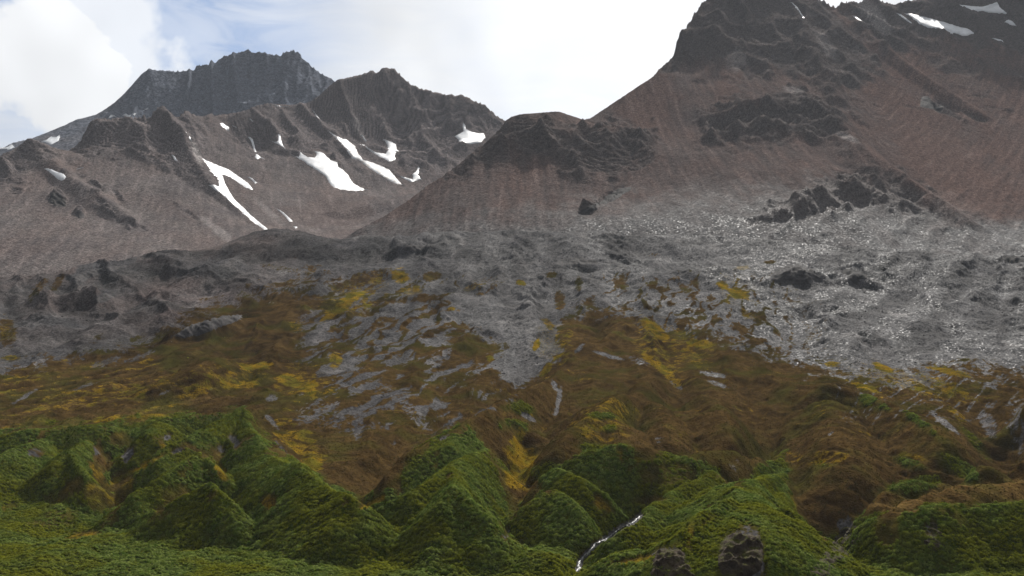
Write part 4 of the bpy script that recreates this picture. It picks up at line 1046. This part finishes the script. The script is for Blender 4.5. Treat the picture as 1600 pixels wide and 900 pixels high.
def snow(L, poly, label, dirt=0.0, lift=2.2):
    snow_n[0] += 1
    v2, P, f, d = patch_mesh(L, poly, 1.5, 0.9, snow_n[0])
    # smooth the distance along the sight line only, so the outline keeps its place
    Q = relax(P, f, 6)
    C = np.array((0, 0, CAMZ))
    s = ((Q - C) ** 2).sum(1) ** 0.5 / ((P - C) ** 2).sum(1) ** 0.5
    Y = P[:, 1] * np.minimum(s, 1.002)
    P2 = np.stack(world_pt(v2[:, 0], v2[:, 1], Y), 1)
    P2 += TO_EYE * (lift * (1 - np.exp(-d / 2.0)) - 0.35)[:, None]
    o = mesh_obj('snow_patch', P2, f, M_SNOW, dict(dirt=np.full(len(P2), dirt)))
    return tag(o, label, 'snow patch', 'old snow patches on the mountains')


for it in SNOW:
    snow({'A': LA, 'B': LB, 'C': LC}[it[0]], *it[1:])


def rock_mat(name, c1, c2, lichen, rough=0.7, spec=0.3):
    m = bpy.data.materials.new(name)
    m.use_nodes = True
    t = NT(m.node_tree)
    b = t.n['Principled BSDF']
    g = t.node('ShaderNodeNewGeometry')
    pos = g.outputs['Position']
    n = t.noise(pos, 0.35, 5, 0.65)
    col = t.mix(t.ramp(n, 0.3, 0.7), c1, c2)
    rv = t.node('ShaderNodeObjectInfo').outputs['Random']
    col = t.mix(1.0, col, t.ramp(rv, 0, 1, 0.6, 1.4, False), 'MULTIPLY')
    up = t.node('ShaderNodeSeparateXYZ')
    t.put(up.inputs[0], g.outputs['Normal'])
    li = t.math('MULTIPLY', t.ramp(t.noise(pos, 0.6, 4, 0.6), 0.42, 0.62), t.ramp(up.outputs[2], 0.2, 0.8))
    col = t.mix(t.math('MULTIPLY', li, lichen[3]), col, lichen[:3])
    t.put(b.inputs['Base Color'], col)
    b.inputs['Roughness'].default_value = rough
    b.inputs['Specular IOR Level'].default_value = spec
    bp = t.node('ShaderNodeBump')
    bp.inputs['Strength'].default_value = 0.8
    bp.inputs['Distance'].default_value = 0.8
    t.put(bp.inputs['Height'], t.noise(pos, 0.9, 6, 0.7))
    t.put(b.inputs['Normal'], bp.outputs[0])
    return m


M_CRAG = rock_mat('dark_crag', (0.024, 0.023, 0.025), (0.055, 0.050, 0.050), (0.08, 0.075, 0.05, 0.2), 0.9, 0.04)
M_SEAROCK = rock_mat('shore_rock', (0.026, 0.019, 0.014), (0.075, 0.058, 0.042), (0.055, 0.056, 0.012, 1.0), 0.9, 0.04)
M_STONE = rock_mat('scree_stone', (0.055, 0.053, 0.056), (0.10, 0.097, 0.097), (0.1, 0.1, 0.1, 0.0), 0.85, 0.10)
M_PALE = rock_mat('pale_stone', (0.30, 0.29, 0.28), (0.50, 0.49, 0.47), (0.1, 0.1, 0.1, 0.0), 0.5, 0.4)


def outcrop(L, poly, label, height, step=1.6, mat=None, cell=6.0, name='rock_outcrop', cat='rock outcrop', group='dark rock outcrops'):
    snow_n[0] += 1
    v2, P, f, d = patch_mesh(L, poly, step, 2.2, snow_n[0])
    sd = snow_n[0] * 7
    dome = 1 - np.exp(-d / 5.0)
    q = ridged(P[:, 0] / cell, (P[:, 2] * 1.2 + P[:, 1] * 0.4) / cell, 4, 300 + sd, 0.5)
    blk = np.floor((fbm(P[:, 0] / (cell * 0.8), P[:, 2] / (cell * 0.6), 3, 340 + sd) + 1) * 5) / 5 - 0.7
    P2 = P + TO_EYE * ((height * dome * (0.35 + 0.9 * q) + blk * height * 0.5 * dome) - 0.5)[:, None]
    o = mesh_obj(name, P2, f, mat or M_CRAG, None, smooth=False)
    return tag(o, label, cat, group)


outcrop(LD, [(1018, 872), (1024, 860), (1040, 855), (1060, 856), (1074, 866), (1082, 885), (1090, 905), (1012, 905)], 'dark shore rock bluff at the lower tip of the long green spur', 1.9, 1.4, M_SEAROCK, 5.0, 'shore_rock', 'rock', 'rock bluffs at the shore')
outcrop(LD, [(1120, 868), (1124, 846), (1132, 836), (1150, 832), (1172, 832), (1188, 836), (1194, 850), (1194, 875), (1188, 895), (1165, 908), (1122, 908)], 'square brown-black rock bluff standing in front of the green spur', 2.4, 1.4, M_SEAROCK, 6.0, 'shore_rock', 'rock', 'rock bluffs at the shore')
outcrop(LD, [(1262, 890), (1285, 862), (1308, 826), (1330, 812), (1352, 816), (1352, 840), (1338, 868), (1318, 890), (1290, 905), (1262, 905)], 'sloping rock bluff at the left end of the brown-topped mound', 1.1, 1.5, M_SEAROCK, 6.0, 'shore_rock', 'rock', 'rock bluffs at the shore')
outcrop(LD, [(1440, 850), (1448, 815), (1462, 812), (1474, 830), (1480, 855), (1462, 865)], 'dark rock face showing through the grass of the right-hand mound', 1.2, 1.5, M_SEAROCK, 5.0, 'shore_rock', 'rock', 'rock bluffs at the shore')
outcrop(LD, [(1200, 436), (1212, 418), (1232, 410), (1252, 410), (1272, 420), (1286, 436), (1268, 444), (1240, 447), (1212, 446)], 'rounded dark knob, largest on the glinting grey scree', 1.8, 1.6, None, 9.0)
outcrop(LD, [(1308, 424), (1322, 418), (1345, 420), (1362, 434), (1350, 440), (1335, 448), (1325, 436)], 'smaller dark knob just right of the rounded one on the scree', 1.8, 1.6, None, 8.0)
outcrop(LD, [(1552, 404), (1575, 399), (1640, 396), (1640, 408), (1600, 412), (1565, 412)], 'low black rock ledge at the right edge above the scree', 3.0, 1.8, None, 8.0)
outcrop(LD, [(622, 390), (634, 380), (652, 378), (672, 384), (664, 392), (640, 396)], 'dark rock lump left of centre near the scree crest', 1.8, 1.6, None, 8.0)
outcrop(LD, [(862, 412), (875, 402), (900, 399), (935, 404), (938, 412), (905, 416), (875, 418)], 'flat dark rock patch right of centre below the scree crest', 1.8, 1.6, None, 8.0)
outcrop(LD, [(272, 524), (290, 510), (318, 500), (350, 492), (380, 490), (378, 500), (345, 512), (315, 524), (285, 530)], 'long grey rock rib low on the left slope above the heath', 3.0, 1.6, None, 7.0)
outcrop(LD, [(108, 436), (125, 424), (145, 419), (175, 414), (205, 411), (198, 420), (165, 427), (140, 438), (120, 445)], 'dark rock brow on the left skyline of the grey hump', 1.8, 1.6, None, 8.0)
outcrop(LD, [(140, 470), (160, 458), (188, 450), (190, 456), (172, 470), (152, 478)], 'black rock below the left skyline brow', 1.8, 1.6, None, 7.0)
outcrop(LB, [(72, 315), (80, 300), (92, 299), (104, 312), (105, 324), (90, 326)], 'dark round rock lump below the teardrop snow patch', 3.0, 1.5, None, 14.0)
outcrop(LB, [(115, 335), (122, 326), (132, 332), (133, 342), (122, 342)], 'small dark rock lump right of the round one on brown talus', 4.0, 1.5, None, 12.0)
outcrop(LC, [(900, 338), (908, 326), (925, 318), (938, 316), (934, 328), (918, 338)], 'lower dark crag in the diagonal pair on the central talus', 3.0, 1.5, None, 12.0)
outcrop(LC, [(935, 318), (948, 304), (965, 294), (990, 290), (985, 298), (968, 310), (950, 320)], 'upper dark crag in the diagonal pair on the central talus', 3.0, 1.5, None, 12.0)
outcrop(LC, [(1436, 168), (1440, 150), (1450, 148), (1462, 162), (1476, 166), (1470, 178), (1455, 172)], 'black crag jutting from the red-brown slope at upper right', 3.0, 1.5, None, 12.0)


# ------------------------------------------------------------------ running water
def water_mat():
    m = bpy.data.materials.new('white_water')
    m.use_nodes = True
    t = NT(m.node_tree)
    b = t.n['Principled BSDF']
    pos = t.node('ShaderNodeNewGeometry').outputs['Position']
    n = t.noise(pos, 1.3, 4, 0.7)
    t.put(b.inputs['Base Color'], t.mix(t.ramp(n, 0.42, 0.66), (0.04, 0.035, 0.03), (0.38, 0.39, 0.40)))
    b.inputs['Roughness'].default_value = 0.4
    bp = t.node('ShaderNodeBump')
    bp.inputs['Strength'].default_value = 0.9
    bp.inputs['Distance'].default_value = 0.3
    t.put(bp.inputs['Height'], n)
    t.put(b.inputs['Normal'], bp.outputs[0])
    return m


M_WATER = water_mat()


def stream(pts, wid, label):
    P = np.array(pts, float)
    s = np.r_[0, np.cumsum(np.hypot(*np.diff(P, axis=0).T))]
    u = np.arange(0, s[-1], 1.2)
    x, y = np.interp(u, s, P[:, 0]), np.interp(u, s, P[:, 1])
    x = x + fbm(u / 6, u * 0, 3, int(P[0, 0])) * 5
    w = wid * (0.55 + 1.1 * np.abs(fbm(u / 5, u * 0 + 3, 3, int(P[0, 0]) + 5)) + 0.3 * u / s[-1])
    C = LD.hit(x, y)
    V = []
    for k in (-1, -0.4, 0.4, 1):
        Q = LD.hit(x + k * w, y)
        Q[:, 1] = np.where(np.abs(Q[:, 1] - C[:, 1]) > 6, C[:, 1], Q[:, 1])
        Q = np.stack(world_pt(x + k * w, y, Q[:, 1]), 1)
        V.append(Q + TO_EYE * (0.5 if abs(k) < 1 else -0.1))
    V = np.stack(V, 1).reshape(-1, 3)
    o = mesh_obj('stream', V, grid_faces(len(u), 4)[:, ::-1], M_WATER)
    tag(o, label, 'stream', kind='structure')


for st_ in STREAMS:
    stream(*st_)

# ------------------------------------------------------------------ stuff: stones, tussock, heath
def ico_rock(seed):
    r = np.random.default_rng(seed)
    import bmesh
    bm = bmesh.new()
    bmesh.ops.create_icosphere(bm, subdivisions=1, radius=1.0)
    for v in bm.verts:
        v.co *= 0.65 + 0.6 * r.random()
        v.co.z *= 0.62
    me = bpy.data.meshes.new('stone_shape')
    bm.to_mesh(me)
    bm.free()
    return me


def tuft(seed, blades, spread, height, width):
    r = np.random.default_rng(seed)
    V, Fc = [], []
    for i in range(blades):
        a = r.random() * 2 * math.pi
        lean = spread * (0.25 + 0.85 * r.random())
        h = height * (0.55 + 0.55 * r.random()) * (1.15 - 0.4 * lean / max(spread, 1e-6))
        ca, sa = math.cos(a), math.sin(a)
        w = width * (0.6 + 0.6 * r.random())
        o = len(V)
        b0 = 0.25 * spread * r.random()
        for q, rr, zz in ((1.0, b0, -0.15), (0.9, b0 + lean * 0.45, h * 0.75), (0.0, b0 + lean, h * (0.62 + 0.4 * r.random()))):
            V.append((ca * rr - sa * w * q, sa * rr + ca * w * q, zz))
            V.append((ca * rr + sa * w * q, sa * rr - ca * w * q, zz))
        V.pop()
        Fc += [(o, o + 1, o + 3), (o, o + 3, o + 2), (o + 2, o + 3, o + 4)]
    me = bpy.data.meshes.new('tuft_shape')
    me.from_pydata(V, [], Fc)
    return me


def leaf_mat(name, c1, c2, c3):
    m = bpy.data.materials.new(name)
    m.use_nodes = True
    t = NT(m.node_tree)
    t.n.clear()
    rv = t.node('ShaderNodeObjectInfo').outputs['Random']
    pos = t.node('ShaderNodeNewGeometry').outputs['Position']
    col = t.mix(rv, c1, c2)
    col = t.mix(t.ramp(t.noise(pos, 0.045, 3, 0.6), 0.42, 0.62), col, c3)
    d, tr = t.node('ShaderNodeBsdfDiffuse'), t.node('ShaderNodeBsdfTranslucent')
    # a clump is lit as a rounded cushion, not blade by blade
    loc = t.vmath('ADD', t.vmath('MULTIPLY', t.node('ShaderNodeTexCoord').outputs['Object'], (0.42, 0.42, 0.2)), (0, 0, 0.75))
    vt = t.node('ShaderNodeVectorTransform', vector_type='NORMAL', convert_from='OBJECT', convert_to='WORLD')
    t.put(vt.inputs[0], loc)
    nn = t.vmath('NORMALIZE', t.vmath('ADD', t.vmath('NORMALIZE', vt.outputs[0]), t.vmath('SCALE', t.node('ShaderNodeNewGeometry').outputs['Normal'], 0.3)))
    t.put(d.inputs['Normal'], nn)
    t.put(d.inputs['Color'], col)
    t.put(tr.inputs[0], t.mix(1.0, col, (1.1, 1.25, 0.6), 'MULTIPLY'))
    mx = t.node('ShaderNodeMixShader')
    mx.inputs[0].default_value = 0.25
    t.l.new(d.outputs[0], mx.inputs[1])
    t.l.new(tr.outputs[0], mx.inputs[2])
    t.l.new(mx.outputs[0], t.node('ShaderNodeOutputMaterial').inputs[0])
    return m


def scatter(name, L, weight, count, shapes, mat, smin, smax, label, seed, lift=0.0, flat=0.3, power=2.0):
    r = np.random.default_rng(seed)
    nr, nc = L.Z.shape
    area = (np.diff(L.Y, axis=0)[:, :-1]) * (np.diff(L.X, axis=1)[:-1])
    w = np.clip(weight[:-1, :-1], 0, None) * area
    vis = (L.PY[:-1, :-1] < 930) & (L.PX[:-1, :-1] > -60) & (L.PX[:-1, :-1] < 1660)
    w = (w * vis).ravel()
    cdf = np.cumsum(w)
    idx = np.searchsorted(cdf, r.random(count) * cdf[-1])
    i, j = idx // (nc - 1), idx % (nc - 1)
    a, b = r.random(count), r.random(count)
    P = [(M[i, j] * (1 - a) + M[i + 1, j] * a) * (1 - b) + (M[i, j + 1] * (1 - a) + M[i + 1, j + 1] * a) * b for M in (L.X, L.Y, L.Z)]
    P = np.stack(P, 1)
    P[:, 2] += lift
    me = bpy.data.meshes.new(name)
    me.vertices.add(count)
    me.vertices.foreach_set('co', P.astype(np.float32).ravel())
    sc = smin + (smax - smin) * r.random(count) ** power
    me.attributes.new('size', 'FLOAT', 'POINT').data.foreach_set('value', sc.astype(np.float32))
    ry, rx = np.gradient(L.Z, axis=0), np.gradient(L.Z, axis=1)
    yy, xx = np.gradient(L.Y, axis=0), np.gradient(L.X, axis=1)
    gx = np.clip(rx / xx, -2, 2)
    gy = np.clip((ry - gx * np.gradient(L.X, axis=0)) / yy, -2, 2)
    nv = np.stack([-gx[i, j], -gy[i, j], np.ones(count)], 1) + (r.random((count, 3)) - 0.5) * flat * 2
    spin = r.random(count) * 6.283
    rot = np.array([(Vector(v).to_track_quat('Z', 'Y') @ Quaternion((0, 0, 1), q)).to_euler()[:] for v, q in zip(nv, spin)])
    me.attributes.new('turn', 'FLOAT_VECTOR', 'POINT').data.foreach_set('vector', rot.astype(np.float32).ravel())
    o = bpy.data.objects.new(name, me)
    coll.objects.link(o)
    ng = bpy.data.node_groups.new(name, 'GeometryNodeTree')
    ng.interface.new_socket('Geometry', in_out='INPUT', socket_type='NodeSocketGeometry')
    ng.interface.new_socket('Geometry', in_out='OUTPUT', socket_type='NodeSocketGeometry')
    N, K = ng.nodes, ng.links
    gi, go = N.new('NodeGroupInput'), N.new('NodeGroupOutput')
    m2p = N.new('GeometryNodeMeshToPoints')
    K.new(gi.outputs[0], m2p.inputs['Mesh'])
    join = N.new('GeometryNodeJoinGeometry')
    for s in shapes:
        if not s.materials:
            s.materials.append(mat)
        so = bpy.data.objects.new(name + '_shape', s)       # shape only, never part of the scene itself
        oi = N.new('GeometryNodeObjectInfo')
        oi.inputs['Object'].default_value = so
        oi.inputs['As Instance'].default_value = True
        K.new(oi.outputs['Geometry'], join.inputs[0])
    iop = N.new('GeometryNodeInstanceOnPoints')
    K.new(m2p.outputs[0], iop.inputs['Points'])
    K.new(join.outputs[0], iop.inputs['Instance'])
    iop.inputs['Pick Instance'].default_value = True
    for nm, typ, sock in (('size', 'FLOAT', 'Scale'), ('turn', 'FLOAT_VECTOR', 'Rotation')):
        na = N.new('GeometryNodeInputNamedAttribute')
        na.data_type = typ
        na.inputs['Name'].default_value = nm
        K.new(na.outputs['Attribute'], iop.inputs[sock])
    K.new(iop.outputs[0], go.inputs[0])
    md = o.modifiers.new('scatter', 'NODES')
    md.node_group = ng
    tag(o, label, name.replace('_', ' '), kind='stuff')
    return o


M_TUSS = leaf_mat('tussock_leaf', (0.062, 0.098, 0.016), (0.175, 0.212, 0.058), (0.138, 0.145, 0.016))
M_DRY = leaf_mat('dry_heath', (0.042, 0.027, 0.010), (0.076, 0.049, 0.019), (0.046, 0.041, 0.010))
tufts = [tuft(k, 34, 1.0, 0.58, 0.15) for k in range(3)]
dry = [tuft(20 + k, 16, 0.8, 0.6, 0.13) for k in range(2)]
stones = [ico_rock(k) for k in range(4)]
scatter('tussock_grass', LD, sstep(0.35, 0.75, LD.green + 0.35 * fbm(LD.X / 9, LD.Y / 12, 3, 410)), 120000, tufts, M_TUSS, 0.3, 1.05, 'dense green tussock grass covering the low hills', 1, 0.0, 0.3, 2.2)
scatter('heath', LD, LD.heath * (1 - np.clip(LD.green * 1.4, 0, 1)) * (1 - 0.7 * LD.moss) * sstep(900, 500, LD.Y), 70000, dry, M_DRY, 0.25, 0.75, 'brown dry heath on the middle slope', 2, -0.05, 0.25)
scatter('scree', LD, (1 - np.clip(LD.heath * 1.2, 0, 1)) * (0.35 + sstep(-0.1, 0.4, fbm(LD.X / 20, LD.Y / 30, 3, 420))) * sstep(520, 560, LD.Y), 22000, stones, M_STONE, 0.12, 0.9, 'loose grey scree stones on the slope', 3, 0.05, 0.6, 5.0)

sea = mesh_obj('sea', np.array([(-4000, -3000, 0), (4000, -3000, 0), (4000, 600, 0), (-4000, 600, 0)], float), np.array([(0, 1, 2, 3)]), M_WATER if False else rock_mat('sea_water', (0.012, 0.02, 0.024), (0.016, 0.026, 0.03), (0, 0, 0, 0), 0.12, 0.5))
tag(sea, 'dark sea in front of the shore', 'sea', kind='structure')

# ------------------------------------------------------------------ haze
def haze(density):
    x0, x1, y0, y1, z0, z1 = -2600, 2600, -60, 3500, -14, 1620
    V = np.array([(x, y, z) for x in (x0, x1) for y in (y0, y1) for z in (z0, z1)], float)
    Fq = np.array([(0, 1, 3, 2), (4, 6, 7, 5), (0, 4, 5, 1), (2, 3, 7, 6), (0, 2, 6, 4), (1, 5, 7, 3)])
    m = bpy.data.materials.new('haze')
    m.use_nodes = True
    t = NT(m.node_tree)
    t.n.clear()
    v = t.node('ShaderNodeVolumePrincipled')
    v.inputs['Color'].default_value = (0.80, 0.88, 1.0, 1)
    v.inputs['Density'].default_value = density
    v.inputs['Anisotropy'].default_value = 0.0
    t.l.new(v.outputs[0], t.node('ShaderNodeOutputMaterial').inputs['Volume'])
    o = mesh_obj('haze', V, Fq, m, smooth=False)
    tag(o, 'thin blue haze between the shore and the mountains', 'haze', kind='stuff')


haze(0.00003)
